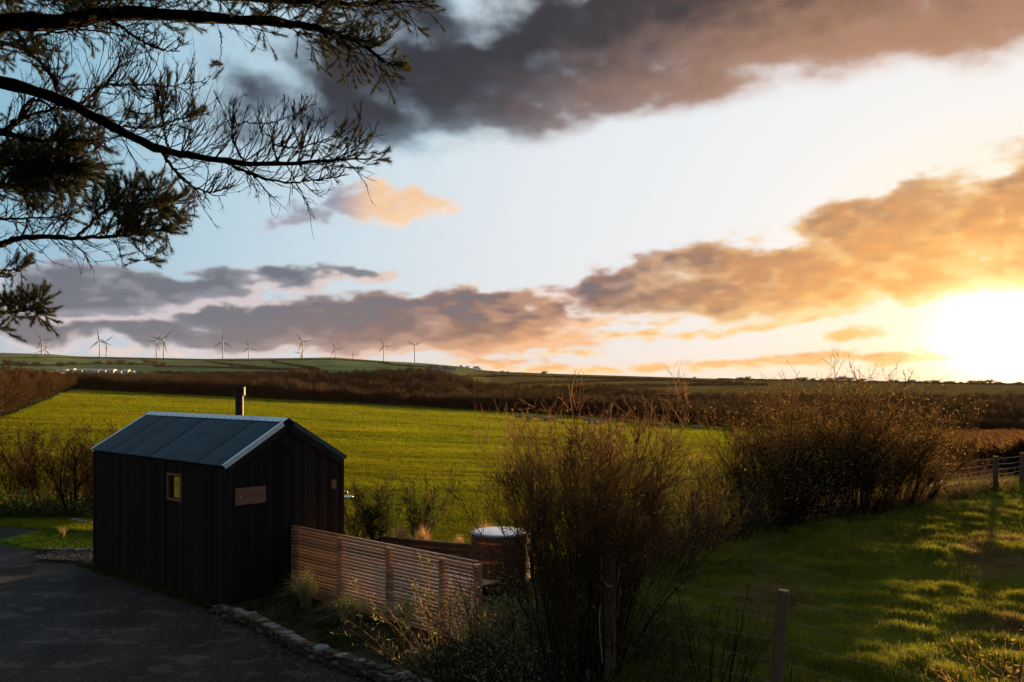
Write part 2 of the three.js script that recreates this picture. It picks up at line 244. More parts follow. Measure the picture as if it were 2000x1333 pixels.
{
  const g = polarSheet(-3, 3, 520, rings(1.5, 9000, 330), (x, d) => terrain(x, d) - (d < 262 ? 0.06 : 0) - (x < -0.4 && d < 32 ? 0.02 : 0));
  const p = g.attributes.position, col = new Float32Array(p.count * 3);
  // fields on the far hills: strips of pasture and plough, each its own green
  for (let i = 0; i < p.count; i++) {
    const x = p.getX(i), d = -p.getZ(i), u = x / d, px = pxOf(u), t = (d - woodD(px)) / (ridgeD(px) - woodD(px)); let c;
    if (d < fieldEnd(u) + 4) c = u > 0.28 ? [0.09, 0.06, 0.035] : [0.07, 0.065, 0.025];
    else if (t < 0) c = [0.05, 0.042, 0.028];
    else { const k = noise(Math.floor(x / 190 + 0.4 * Math.floor(d / 240)) * 3.7 + 0.5, Math.floor(d / 240) * 5.1 + 0.3), r = sstep(850, 1000, px); c = [lerp(0.12 + 0.07 * k, 0.14, r), lerp(0.21 + 0.10 * k, 0.105, r), lerp(0.09 + 0.03 * k, 0.03, r)]; const n = 1 + 0.5 * fbm(x / 30, d / 60, 3); c = c.map((q) => q * n); }
    col.set(c, i * 3);
  }
  g.setAttribute('color', new THREE.BufferAttribute(col, 3));
  structure('terrain', g, new THREE.MeshPhysicalMaterial({ vertexColors: true, roughness: 1, specularIntensity: 0, bumpMap: noiseBump, bumpScale: 0.05, side: THREE.DoubleSide }), 'rolling farmland from the yard out to the hills');
}
// the big pasture, combed into faint ridges
const ripple = (x, d) => { const k = sstep(20, 45, d); return k * (0.05 * fbm(x / 7 + d / 30, d / 2.1, 3) + 0.10 * fbm(x / 22, d / 7 + 3, 2) + 0.35 * fbm(x / 60, d / 34 + 8, 2) * sstep(30, 90, d)); };
const fieldLeft = (d) => -54 - (d - 90) * 0.475;                       // the hedge on the pasture's left
const inField = (u, d) => { const x = u * d; return u < lerp(0.62, 0.3, sstep(35, 90, d)) && d < fieldEnd(u) && x > fieldLeft(d) && (d > fenceLine(x) + 3 || x < paddockEdge(d) - 0.4) && d > 22.9 - 0.4 * (x + 3.3) * (x < 4 ? 1 : 0); };
structure('pasture', polarSheet(-0.85, 0.62, 420, rings(21, 262, 420), (x, d) => land(x, d) + ripple(x, d) + 0.03, inField),
  mat(0.07, 0.105, 0.010, 1, { bumpMap: noiseBump, bumpScale: 0.06 }), 'wide sunlit green pasture behind the cabin').userData.category = 'field';
// the tussocky paddock
const tussock = (x, d) => { const n = fbm(x / 0.6, d / 0.6, 3, 0.5), m = fbm(x / 2.4 + 9, d / 2.4, 2); return 0.17 * Math.max(-0.12, n) * (0.8 + m) + 0.13 * m; };
const paddockY = (x, d) => land(x, d) + tussock(x, d) * sstep(0.3, 1, inPaddock(x, d)) - 0.10 * (1 - sstep(0.02, 0.4, inPaddock(x, d)));
structure('paddock', polarSheet(-0.02, 0.85, 420, rings(5, 44, 420), paddockY, (u, d) => inPaddock(u * d, d) > 0.02),
  mat(0.085, 0.12, 0.018, 1, { bumpMap: noiseBump, bumpScale: 0.05 }), 'rough grassy paddock on the right with uneven tussocks').userData.category = 'paddock';

// ---- flat pieces of the yard: outlines in metres (x, d), edges made uneven
function flat(name, outline, y, m, label, category, wob = 0.12, seed = 1) {
  const pts = [], r = rng(seed); for (let i = 0; i < outline.length; i++) { const [ax, ad] = outline[i], [bx, bd] = outline[(i + 1) % outline.length], L = Math.hypot(bx - ax, bd - ad), n = Math.max(1, Math.ceil(L / 0.25)); for (let k = 0; k < n; k++) { const x = lerp(ax, bx, k / n), d = lerp(ad, bd, k / n), o = wob * fbm(x * 1.7 + seed, d * 1.7, 3); pts.push(new THREE.Vector2(x + o, d + o)); } }
  const g = new THREE.ShapeGeometry(new THREE.Shape(pts)); const p = g.attributes.position, uv = g.attributes.uv; for (let i = 0; i < p.count; i++) { const x = p.getX(i), d = p.getY(i); p.setXYZ(i, x, y, -d); uv.setXY(i, x / 4, d / 4); } g.computeVertexNormals();
  const nn = g.attributes.normal; for (let i = 0; i < nn.count; i++) nn.setXYZ(i, 0, 1, 0);
  const s = structure(name, g, m, label); s.userData.category = category; return s;
}
const roadColor = tex(1024, 1024, (u, v) => { const a = fbm(u * 5, v * 5, 4), b = fbm(u * 110, v * 110, 3, 0.7), p = sstep(0.12, 0.3, fbm(u * 9 + 7, v * 14 + 2, 4, 0.6)), s = noise(u * 260, v * 260) > 0.78 ? 0.16 : 0; const k = 0.175 + 0.12 * a + 0.13 * b + 0.09 * p + s; return [k * 1.08, k * 0.99, k * 0.95]; }, true, 0.5, 0.5);
const roadMat = new THREE.MeshPhysicalMaterial({ map: roadColor, roughness: 0.9, specularIntensity: 0.4, bumpMap: tex(1024, 1024, (u, v) => grey(0.5 + 0.6 * fbm(u * 150, v * 150, 3, 0.7) + 0.4 * fbm(u * 12, v * 12, 3)), false, 0.5, 0.5), bumpScale: 0.02, side: THREE.DoubleSide });
flat('road', [[-30, 8], [0.5, 8], [-0.6, 12], [-2.13, 13.5], [-3.12, 14.3], [-4.67, 16.06], [-6.15, 17.75], [-8.4, 19.8], [-11.4, 22.2], [-11.3, 23.2], [-11.2, 25], [-11.5, 28], [-13.5, 30.5], [-18, 31.8], [-24, 33], [-34, 30]], 0.0, roadMat, 'dark worn tarmac drive in the lower left corner', 'road', 0.18, 3);
const soilMat = mat(0.035, 0.034, 0.018, 1, { bumpMap: noiseBump, bumpScale: 0.12 });
flat('garden_bed', [[-6.1, 17.85], [-4.6, 16.2], [-3.05, 14.45], [-2.05, 13.62], [-0.5, 12.1], [1.0, 9.2], [1.6, 10.6], [1.2, 14.5], [-0.3, 15.2], [-3, 17.4], [-4.7, 19.3]], 0.09, soilMat, 'dark planting bed between the stone edging and the slatted fence', 'bed', 0.1, 8);
flat('lawn', [[-11.9, 22.95], [-13.6, 24.1], [-15.9, 25.4], [-15.2, 28.3], [-16.0, 29.8], [-14, 31], [-9.8, 30], [-9.6, 24.4]], 0.012, mat(0.045, 0.10, 0.010, 1, { bumpMap: noiseBump, bumpScale: 0.06 }), 'small mown lawn left of the cabin', 'lawn', 0.2, 5);
flat('gravel_patch', [[-11.1, 22.35], [-13.2, 23.3], [-12.4, 24.2], [-10.6, 24.2]], 0.02, mat(0.2, 0.2, 0.2, 1, { bumpMap: tex(512, 512, (u, v) => grey(0.5 + 0.8 * noise(u * 60, v * 60) + 0.4 * noise(u * 130, v * 130))), bumpScale: 0.05 }), 'patch of pale gravel at the far corner of the cabin', 'gravel', 0.2, 6);
flat('verge', [[-6.2, 17.6], [-8.6, 19.65], [-11.3, 22.0], [-11.1, 22.4], [-8.3, 20.0], [-6.0, 17.95]], 0.008, mat(0.045, 0.045, 0.018, 1, { bumpMap: noiseBump, bumpScale: 0.08 }), 'narrow weedy strip along the foot of the cabin', 'verge', 0.12, 7);

// ---------------------------------------------------------------- the black cabin
const CAB = { x: -6.05, d: 17.82, turn: Math.atan2(0.744, 0.668), W: 3.0, L: 6.65, E: 3.06, R: 3.96 };
const cabinWorld = (lx, y, lz) => V(lx, y, lz).applyAxisAngle(V(0, 1, 0), CAB.turn).add(V(CAB.x, 0, -CAB.d));
{
  const { W, L, E, R } = CAB, r = rng(5);
  const cabin = thing('cabin', 'small black timber cabin with a corrugated metal gable roof', 'cabin', [CAB.x, 0, -CAB.d], CAB.turn);
  const blacks = [0.7, 1.0, 1.35, 1.8].map((k) => mat(0.0085 * k, 0.0075 * k, 0.0065 * k, 0.85, { bumpMap: grainBump, bumpScale: 0.004, specularIntensity: 0.3 }));
  const inner = mat(0.012, 0.011, 0.01, 0.9), brown = mat(0.17, 0.072, 0.04, 0.7, { bumpMap: grainBump, bumpScale: 0.003 });
  const roofY = (x) => E + (R - E) * (1 - Math.abs(x - W / 2) / (W / 2));
  // walls with thickness; openings for the side window and for the glazed end
  const wall = new GB(), T = 0.1;
  const wz0 = -1.9, wz1 = -2.48, wy0 = 2.15, wy1 = 2.68;
  wall.box(0, T, 0.02, wy0, -L, 0); wall.box(0, T, wy1, E - 0.05, -L, 0); wall.box(0, T, wy0, wy1, wz0, 0); wall.box(0, T, wy0, wy1, -L, wz1);
  wall.box(W - T, W, 0.02, E - 0.05, -L, 0);
  const gab = (z0, z1) => { wall.box(T, W - T, 0.02, E - 0.05, z0, z1); for (const [z, f] of [[z1, 1], [z0, -1]]) wall.tri([0, E - 0.05, z], f > 0 ? [W, E - 0.05, z] : [W / 2, R - 0.05, z], f > 0 ? [W / 2, R - 0.05, z] : [W, E - 0.05, z]); };
  gab(-T, 0);
  wall.box(T, 1.5, 0.02, E - 0.05, -L, -L + T); wall.box(2.75, W - T, 0.02, E - 0.05, -L, -L + T); wall.box(1.5, 2.75, 2.2, E - 0.05, -L, -L + T); wall.box(1.5, 2.75, 0.02, 0.6, -L, -L + T);
  wall.tri([0, E - 0.05, -L], [W / 2, R - 0.05, -L], [W, E - 0.05, -L]);
  mesh('wall', wall.geo(), inner, cabin);
  mesh('floor', boxGeo(T, W - T, 0.03, 0.08, -L + T, -T), inner, cabin);
  // upright boards of the gable end, each cut to the slope
  const bw = 0.105, gap = 0.007;
  for (let x = 0.05; x < W - 0.03; x += bw) {
    const x0 = x, x1 = Math.min(x + bw - gap, W - 0.045), t0 = roofY(x0) - 0.06, t1 = roofY(x1) - 0.06, g = new GB(), th = 0.02 + 0.006 * r(), z = 0.003 + th;
    const mid = x0 < W / 2 && x1 > W / 2 ? roofY(W / 2) - 0.06 : null;
    g.quad([x0, 0.04, z, x0, 0], [x1, 0.04, z, x1, 0], [x1, t1, z, x1, t1], [x0, t0, z, x0, t0]); if (mid) g.tri([x0, t0, z], [x1, t1, z], [W / 2, mid, z]);
    g.quad([x0, 0.04, 0.003], [x0, 0.04, z], [x0, t0, z], [x0, t0, 0.003]); g.quad([x1, 0.04, z], [x1, 0.04, 0.003], [x1, t1, 0.003], [x1, t1, z]);
    mesh('board', g.geo(), blacks[Math.floor(r() * 4)], cabin);
  }
  // boards of the long side, interrupted by the window
  const sideGeo = (y0, y1, th) => boxGeo(-0.003 - th, -0.003, y0, y1, -bw + gap, 0), full = [0.02, 0.023, 0.026].map((t) => sideGeo(0.04, E - 0.07, t)), low = sideGeo(0.04, wy0 - 0.04, 0.022), high = sideGeo(wy1 + 0.04, E - 0.07, 0.022);
  for (let z = -0.05; z > -L + 0.06; z -= bw) {
    const m = blacks[Math.floor(r() * 4)], add = (g) => { const b = mesh('board', g, m, cabin); b.position.z = z; };
    if (z < wz0 + bw + 0.03 && z > wz1 - 0.03) { add(low); add(high); } else add(full[Math.floor(r() * 3)]);
  }
  for (const [x, z] of [[0, 0], [W, 0]]) mesh('corner_trim', boxGeo(x - 0.04, x + 0.045, 0.03, E - 0.06, z - 0.045, z + 0.034), blacks[2], cabin);
  mesh('corner_trim', boxGeo(-0.04, 0.04, 0.03, E - 0.06, -L - 0.03, -L + 0.045), blacks[2], cabin);
  mesh('wall_trim', boxGeo(-0.06, -0.002, 0.03, E - 0.07, -2.72, -2.62), blacks[1], cabin);
  // window: frame, pane
  const win = new THREE.Group(); win.name = 'window'; win.userData.label = 'small side window in a brown timber frame'; cabin.add(win);
  const fr = new GB(), f = 0.045; fr.box(-0.055, 0.06, wy0 - f, wy0, wz1 - f, wz0 + f); fr.box(-0.055, 0.06, wy1, wy1 + f, wz1 - f, wz0 + f); fr.box(-0.055, 0.06, wy0, wy1, wz0, wz0 + f); fr.box(-0.055, 0.06, wy0, wy1, wz1 - f, wz1);
  mesh('frame', fr.geo(), brown, win);
  mesh('pane', boxGeo(0.02, 0.028, wy0 + 0.002, wy1 - 0.002, wz1 + 0.002, wz0 - 0.002), mat(0.9, 0.92, 0.92, 0.02, { transmission: 1, thickness: 0 }), win);
  const end = new THREE.Group(); end.name = 'window'; cabin.add(end);
  const fe = new GB(); fe.box(1.5, 1.56, 0.6, 2.2, -L - 0.02, -L + 0.08); fe.box(2.69, 2.75, 0.6, 2.2, -L - 0.02, -L + 0.08); fe.box(1.56, 2.69, 2.14, 2.2, -L - 0.02, -L + 0.08); fe.box(1.56, 2.69, 0.6, 0.66, -L - 0.02, -L + 0.08);
  mesh('frame', fe.geo(), brown, end); mesh('pane', boxGeo(1.562, 2.688, 0.662, 2.138, -L + 0.03, -L + 0.036), mat(0.9, 0.92, 0.92, 0.02, { transmission: 1, thickness: 0 }), end);
  // timber hatch, vent and lamp box on the gable
  const hatch = mesh('hatch', boxGeo(0.2, 0.93, 2.18, 2.36, 0.03, 0.058), brown, cabin); hatch.userData.label = 'reddish brown timber hatch in the gable';
  mesh('plank', boxGeo(0.2, 0.93, 2.366, 2.54, 0.03, 0.057), brown, hatch);
  mesh('knob', new THREE.SphereGeometry(0.02, 12, 8).translate(0.3, 2.36, 0.07), mat(0.6, 0.6, 0.58, 0.3, { metalness: 0.9 }), hatch);
  const vent = new THREE.Group(); vent.name = 'vent'; cabin.add(vent);
  mesh('frame', new GB().box(1.2, 1.54, 3.22, 3.25, 0.03, 0.062).box(1.2, 1.54, 3.39, 3.42, 0.03, 0.062).box(1.2, 1.23, 3.25, 3.39, 0.03, 0.062).box(1.51, 1.54, 3.25, 3.39, 0.03, 0.062).geo(), inner, vent);
  for (let k = 0; k < 4; k++) { const s = mesh('slat', boxGeo(1.232, 1.508, -0.003, 0.003, -0.016, 0.016), inner, vent); s.position.set(0, 3.268 + k * 0.035, 0.048); s.rotation.x = 0.7; }
  mesh('lamp_box', boxGeo(2.66, 2.77, 2.32, 2.52, 0.03, 0.10), mat(0.11, 0.06, 0.045, 0.6), cabin);
  // roof: corrugated sheets, ridge cap, verge flashings, barge boards
  const steel = [1, 0.92, 1.07].map((k) => mat(0.026 * k, 0.056 * k, 0.080 * k, 0.34, { metalness: 0.4, bumpMap: noiseBump, bumpScale: 0.002 })), galv = mat(0.50, 0.56, 0.60, 0.38, { metalness: 0.75 });
  const ov = 0.07, z0 = 0.05, z1 = -L - 0.05, n = 6, sw = (z0 - z1) / n, sl = Math.hypot(W / 2, R - E), nx = (R - E) / sl, ny = (W / 2) / sl;
  for (const side of [-1, 1]) for (let k = 0; k < n; k++) {
    const g = new GB(), st = Math.round(sw / 0.1016) * 8, lift = 0.018 + (k % 2) * 0.004, P = (i, e) => { const z = z0 - k * sw - sw * i / st, h = lift + 0.017 * Math.cos((z0 - k * sw - z) / 0.1016 * 6.2832), t = e ? sl + ov : 0.01, hx = (R - E) / sl, hy = (W / 2) / sl, cx = W / 2 + side * (t * hy + h * hx), y = R - t * hx + h * hy; return [cx, y, z, t, z]; };
    for (let i = 0; i < st; i++) { const a = P(i, 0), b = P(i + 1, 0), c = P(i + 1, 1), d = P(i, 1); if (side < 0) g.quad(a, b, c, d); else g.quad(d, c, b, a); }
    mesh('roof_sheet', g.geo(), steel[k % 3], cabin);
  }
  const slopeBox = (side, t0, t1, h0, h1, za, zb) => { const g = new GB(), q = (t, h, z) => [W / 2 + side * (t * ny + h * nx), R - t * nx + h * ny, z, t, z], c = [q(t0, h0, za), q(t1, h0, za), q(t1, h1, za), q(t0, h1, za), q(t0, h0, zb), q(t1, h0, zb), q(t1, h1, zb), q(t0, h1, zb)]; for (const f4 of [[0, 1, 2, 3], [5, 4, 7, 6], [4, 0, 3, 7], [1, 5, 6, 2], [3, 2, 6, 7], [4, 5, 1, 0]]) g.quad(...f4.map((i) => c[i])); return g.geo(); };
  const cap = mergeGeometries([slopeBox(-1, -0.02, 0.15, 0.042, 0.05, z0 + 0.03, z1 - 0.03), slopeBox(1, -0.02, 0.15, 0.042, 0.05, z0 + 0.03, z1 - 0.03)]);
  mesh('ridge_cap', cap, galv, cabin);
  for (const side of [-1, 1]) {
    mesh('verge_flashing', mergeGeometries([slopeBox(side, 0.16, sl + ov + 0.01, 0.042, 0.05, z0 + 0.035, z0 - 0.04), slopeBox(side, 0.16, sl + ov + 0.01, -0.05, 0.041, z0 + 0.036, z0 + 0.03)]), side < 0 ? galv : steel[0], cabin);
    mesh('verge_flashing', slopeBox(side, 0.16, sl + ov + 0.01, 0.042, 0.05, z1 + 0.075, z1 - 0.03), galv, cabin);
    mesh('barge_board', slopeBox(side, side < 0 ? 0.0 : 0.02, sl + 0.05, -0.2, -0.055, z0 + 0.022, z0 - 0.01), blacks[3], cabin);
    mesh('roof_lining', slopeBox(side, 0.0, sl + 0.02, -0.045, -0.015, z0 - 0.012, z1 + 0.01), inner, cabin);
    mesh('fascia', slopeBox(side, sl + 0.005, sl + 0.035, -0.13, -0.05, z0 - 0.012, z1 + 0.01), blacks[1], cabin);
  }
  const screws = []; for (const t of [0.12, 0.85, 1.62]) for (let z = z0 - 0.12; z > z1; z -= 0.3) screws.push(new THREE.CylinderGeometry(0.012, 0.014, 0.014, 6).translate(W / 2 - (t * ny + 0.044 * nx), R - t * nx + 0.044 * ny + (t < 0.2 ? 0.01 : 0), z));
  const sc = mesh('screw_heads', mergeGeometries(screws), mat(0.02, 0.022, 0.025, 0.5, { metalness: 0.5 }), cabin); sc.userData.kind = 'stuff';
  // stove pipe through the far slope
  const pipe = new THREE.Group(); pipe.name = 'stove_pipe'; cabin.add(pipe); pipe.position.set(W / 2 + 0.5, 0, -2.88);
  const black = mat(0.008, 0.007, 0.006, 0.6, { metalness: 0.0, specularIntensity: 0.5 });
  mesh('tube', new THREE.CylinderGeometry(0.1, 0.1, 1.05, 28).translate(0, 4.0, 0), black, pipe);
  mesh('cowl', mergeGeometries([new THREE.CylinderGeometry(0.145, 0.145, 0.2, 28, 1, true).translate(0, 4.58, 0), new THREE.CylinderGeometry(0.15, 0.15, 0.012, 28).translate(0, 4.69, 0), new THREE.TorusGeometry(0.145, 0.008, 6, 28).rotateX(Math.PI / 2).translate(0, 4.48, 0)]), black, pipe);
  mesh('collar', new THREE.CylinderGeometry(0.115, 0.2, 0.09, 28).translate(0, 3.76, 0), black, pipe);
  // outdoor shower on the hidden long side
  const shower = new THREE.Group(); shower.name = 'shower'; shower.userData.label = 'outdoor shower with a round rain head'; cabin.add(shower);
  const chrome = mat(0.62, 0.60, 0.58, 0.22, { metalness: 0.85 }), az = -0.1;
  const arm = new THREE.CatmullRomCurve3([V(W, 2.13, az), V(W + 0.05, 2.19, az), V(W + 0.17, 2.21, az), V(W + 0.24, 2.18, az), V(W + 0.25, 2.1, az)]);
  mesh('arm', new THREE.TubeGeometry(arm, 24, 0.011, 8), chrome, shower);
  mesh('head', new THREE.LatheGeometry([[0.001, 0.05], [0.02, 0.05], [0.035, 0.03], [0.13, 0.018], [0.14, 0.008], [0.135, 0], [0.001, 0]].map(([a, b]) => new THREE.Vector2(a, b)), 28).translate(W + 0.25, 2.055, az), chrome, shower);
  mesh('riser', boxGeo(W + 0.002, W + 0.022, 0.9, 2.15, az - 0.01, az + 0.01), chrome, shower);
  mesh('mixer', boxGeo(W + 0.002, W + 0.07, 1.0, 1.08, az - 0.08, az + 0.12), chrome, shower);
  mesh('shelf', boxGeo(W + 0.002, W + 0.2, 1.18, 1.30, -0.2, -0.75), brown, cabin);
}

// ---------------------------------------------------------------- slatted fence
{
  const F0 = V(-4.98, 0, -19.0), len = 5.85, r = rng(9);
  const woods = [[0.46, 0.235, 0.12], [0.36, 0.175, 0.088], [0.54, 0.29, 0.155], [0.29, 0.155, 0.09], [0.49, 0.26, 0.14]].map((c) => mat(...c, 0.4, { bumpMap: grainBump, bumpScale: 0.0015 }));
  const f = thing('slat_fence', 'low fence of narrow horizontal larch slats running from the cabin gable', 'fence', [F0.x, 0.02, F0.z], CAB.turn - Math.PI / 2);   // local +x runs along the fence
  const posts = [0.12, 1.75, 3.32, 4.87, 5.78], n = 22, pitch = 0.071;
  for (const p of posts) mesh('post', boxGeo(p - 0.06, p + 0.06, 0, 1.5, -0.15, -0.048), woods[3], f);
  const cuts = [0, 1.75, 3.32, 4.87, len];
  for (let j = 0; j < 4; j++) { const a = cuts[j] + 0.002, b = cuts[j + 1] - 0.002, gs = [0.021, 0.0225, 0.024].map((t) => boxGeo(a, b, 0, 0.047, -0.046, t - 0.02)); for (let k = 0; k < n; k++) { const s = mesh('slat', gs[Math.floor(r() * 3)], woods[Math.floor(r() * 5)], f); s.position.set(0, 0.035 + k * pitch + (r() - 0.5) * 0.004, 0); s.rotation.z = (r() - 0.5) * 0.0015; } }
  // deck behind it
  const deck = thing('timber_deck', 'grey timber deck behind the slatted fence around the hot tub', 'deck', [F0.x, 0, F0.z], CAB.turn - Math.PI / 2);
  const dw = [mat(0.48, 0.40, 0.32, 0.24, { bumpMap: grainBump, bumpScale: 0.003 }), mat(0.42, 0.35, 0.28, 0.24, { bumpMap: grainBump, bumpScale: 0.003 })];
  const pl = boxGeo(0.08, 3.3, 0.25, 0.28, -0.06, 0.075); for (let k = 0; k < 24; k++) { const p = mesh('plank', pl, dw[k % 2], deck); p.position.z = -0.26 - k * 0.141; }
  mesh('joists', new GB().box(0.2, 3.3, 0, 0.245, -0.3, -0.2).box(0.2, 3.3, 0, 0.245, -3.5, -3.4).geo(), dw[1], deck);
}
// low dark board wall at the back of the deck
{
  const a = V(-3.6, 0, -23.1), b = V(-0.4, 0, -21.6), L = a.distanceTo(b), w = thing('board_wall', 'low dark board wall behind the deck, below pale grass tufts', 'wall', [a.x, 0, a.z], Math.atan2(-(b.z - a.z), b.x - a.x));
  const ms = [mat(0.045, 0.026, 0.018, 0.8, { bumpMap: grainBump, bumpScale: 0.003 }), mat(0.055, 0.032, 0.022, 0.8, { bumpMap: grainBump, bumpScale: 0.003 })];
  for (let k = 0; k < 4; k++) mesh('board', boxGeo(0, L, k * 0.14 + 0.02, k * 0.14 + 0.152, -0.02, 0.01 + (k % 2) * 0.004), ms[k % 2], w);
  mesh('cap', boxGeo(-0.03, L + 0.03, 0.582, 0.61, -0.07, 0.04), ms[1], w);
}
// ---------------------------------------------------------------- hot tub
{
  const c = V(-0.27, 0.02, -20), t = thing('hot_tub', 'round dark timber hot tub with a pale top, half behind the bare bush', 'hot tub', [c.x, c.y, c.z]);
  const r0 = 0.67, h = 1.24, ms = [0.9, 1.1, 1.3].map((k) => mat(0.02 * k, 0.0125 * k, 0.009 * k, 0.65, { bumpMap: grainBump, bumpScale: 0.003 })), band = mat(0.16, 0.11, 0.085, 0.45, { metalness: 0.8 });
  const sg = boxGeo(-0.0725, 0.0725, 0, h - 0.02, -0.02, 0.02);
  for (let k = 0; k < 28; k++) { const s = mesh('stave', sg, ms[k % 3], t), a = k / 28 * 6.28319; s.position.set(Math.sin(a) * r0, 0, Math.cos(a) * r0); s.rotation.y = a; }
  for (const y of [0.2, 0.65, 1.08]) mesh('hoop', new THREE.CylinderGeometry(r0 + 0.034, r0 + 0.034, 0.045, 64, 1, true).translate(0, y, 0), band, t);
  mesh('rim', new THREE.LatheGeometry([[r0 - 0.05, h - 0.03], [r0 + 0.045, h - 0.03], [r0 + 0.055, h - 0.01], [r0 + 0.045, h + 0.015], [r0 - 0.03, h + 0.02], [r0 - 0.05, h]].map(([a, b]) => new THREE.Vector2(a, b)), 72), mat(0.06, 0.055, 0.055, 0.35), t);
  const lid = mesh('cover', new THREE.LatheGeometry([[r0 - 0.045, h - 0.1], [r0 - 0.045, h + 0.022], [r0 - 0.06, h + 0.032], [0.3, h + 0.04], [0.001, h + 0.043]].map(([a, b]) => new THREE.Vector2(a, b)), 72), mat(0.78, 0.79, 0.82, 0.3, { clearcoat: 0.6, clearcoatRoughness: 0.15 }), t);
  lid.userData.label = 'pale round top reflecting the sky';
  const p = new THREE.Group(); p.name = 'stove_flue'; p.position.set(0.76, 0, -0.3); t.add(p);
  const steel = mat(0.30, 0.20, 0.15, 0.32, { metalness: 0.85 });
  mesh('tube', new THREE.CylinderGeometry(0.055, 0.055, 2.45, 24).translate(0, 1.225, 0), steel, p);
  for (const y of [0.9, 1.6, 2.3]) mesh('joint_band', new THREE.CylinderGeometry(0.06, 0.06, 0.05, 24).translate(0, y, 0), steel, p);
  mesh('cap', new THREE.LatheGeometry([[0.001, 2.65], [0.05, 2.64], [0.105, 2.59], [0.115, 2.56], [0.10, 2.55], [0.001, 2.55]].map(([a, b]) => new THREE.Vector2(a, b)), 24), mat(0.75, 0.78, 0.8, 0.25, { metalness: 0.9 }), p);
  mesh('cap_stem', new THREE.CylinderGeometry(0.04, 0.05, 0.12, 16).translate(0, 2.5, 0), steel, p);
}
// ---------------------------------------------------------------- plants
const add3 = (a, b, k = 1) => [a[0] + b[0] * k, a[1] + b[1] * k, a[2] + b[2] * k], unit = (a) => { const l = Math.hypot(...a) || 1; return [a[0] / l, a[1] / l, a[2] / l]; };
const rdir = (r) => { const z = 2 * r() - 1, t = 6.28319 * r(), s = Math.sqrt(1 - z * z); return [s * Math.cos(t), z, s * Math.sin(t)]; };
function limb(r, p, dir, len, segs, wob, bend) {       // a wandering line; bend: pull added to the direction at each step
  const pts = [p]; let d = dir; for (let i = 0; i < segs; i++) { const k = rdir(r); d = unit([d[0] + k[0] * wob + bend[0], d[1] + k[1] * wob + bend[1], d[2] + k[2] * wob + bend[2]]); p = add3(p, d, len / segs); pts.push(p); } pts.dir = d; return pts;
}
function leafAt(gb, r, p, s, dir) { const a = unit(dir ? add3(dir, rdir(r), 0.7) : rdir(r)), b = unit(add3(rdir(r), a, -0.2)), q = add3(p, a, s), m = add3(p, a, s * 0.5); gb.quad([...p], [...add3(m, b, s * 0.24)], [...q], [...add3(m, b, -s * 0.24)]); }
const BARK = [mat(0.20, 0.125, 0.07, 0.85), mat(0.45, 0.275, 0.165, 0.85), mat(0.33, 0.25, 0.165, 0.85), mat(0.10, 0.07, 0.045, 0.85)];
const leafMat = (r, g, b) => mat(r, g, b, 0.85, { transmission: 0.45, thickness: 0 });
const LEAF = { willow: leafMat(0.27, 0.29, 0.14), yellow: leafMat(0.32, 0.24, 0.06), ivy: leafMat(0.05, 0.085, 0.025), brown: leafMat(0.16, 0.075, 0.03) };
// a many-stemmed shrub. o: height, width (radius), stems, lean, twigs, leaves, leafSize, leafFrom, bark, leaf, seed, droop
function shrubGeo(o) {
  const r = rng(o.seed), S = new GB(), Lf = new GB();
  for (let i = 0; i < o.stems; i++) {
    const a = r() * 6.28319, q = Math.sqrt(r()), base = [Math.cos(a) * q * o.foot * (o.long || 1), -0.05, Math.sin(a) * q * o.foot], lean = o.lean * (0.25 + 0.75 * q) * (0.6 + 0.6 * r());
    const H = o.height * (o.top ? 0.74 + 0.26 * r() : 0.55 + 0.45 * r()) * Math.sqrt(1 - 0.72 * q * q * (o.round || 0)), dir = unit([Math.cos(a) * lean, 1, Math.sin(a) * lean]);
    const pts = limb(r, base, dir, H, 8, 0.10 + (o.wild || 0), [Math.cos(a) * 0.02, o.droop || 0.01, Math.sin(a) * 0.02]), r0 = o.thick * (0.5 + 0.8 * r()) * (r() < 0.12 ? 2.1 : 1);
    S.tube(pts, (t) => r0 * (1 - 0.78 * t), 4);
    for (let k = 0; k < o.twigs; k++) {
      const t = 0.22 + 0.76 * (o.top ? Math.pow(r(), 0.5) : r()), f = t * 8, j = Math.min(7, Math.floor(f)), p = add3(pts[j], add3(pts[j + 1], pts[j], -1), f - j), sd = unit(add3(unit(add3(pts[j + 1], pts[j], -1)), rdir(r), 0.85)), L = (o.tw || 1) * o.height * (0.10 + 0.16 * r()) * (1.1 - 0.5 * t), tw = limb(r, p, sd, L, 4, 0.22, [0, 0.07, 0]);
      S.tube(tw, (s) => r0 * 0.34 * (1 - 0.6 * s), 3);
      for (let m = 0; m < (o.sub ?? 2); m++) { const q2 = tw[1 + Math.floor(r() * 3)], t2 = limb(r, q2, unit(add3(tw.dir, rdir(r), 0.9)), L * (0.25 + 0.4 * r()), 2, 0.25, [0, 0.08, 0]); S.tube(t2, (s) => r0 * 0.2 * (1 - 0.5 * s), 3); if (r() < o.leaves) leafAt(Lf, r, t2[2], o.leafSize * (0.6 + 0.8 * r())); }
      for (let m = 0; m < 4; m++) if (r() < o.leaves && t > (o.leafFrom || 0)) leafAt(Lf, r, tw[1 + Math.floor(r() * 4)], o.leafSize * (0.5 + 0.9 * r()));
    }
  }
  return [S.geo(), Lf.p.length ? Lf.geo() : null];
}
function shrub(name, label, category, pos, o, group) {
  const g = thing(name, label, category, [pos.x, pos.y, pos.z], o.turn || 0, group), [s, l] = o.geos || shrubGeo(o);
  mesh('stems', s, o.bark || BARK[0], g); if (l) mesh('leaves', l, o.leaf || LEAF.yellow, g).userData.kind = 'stuff'; return g;
}
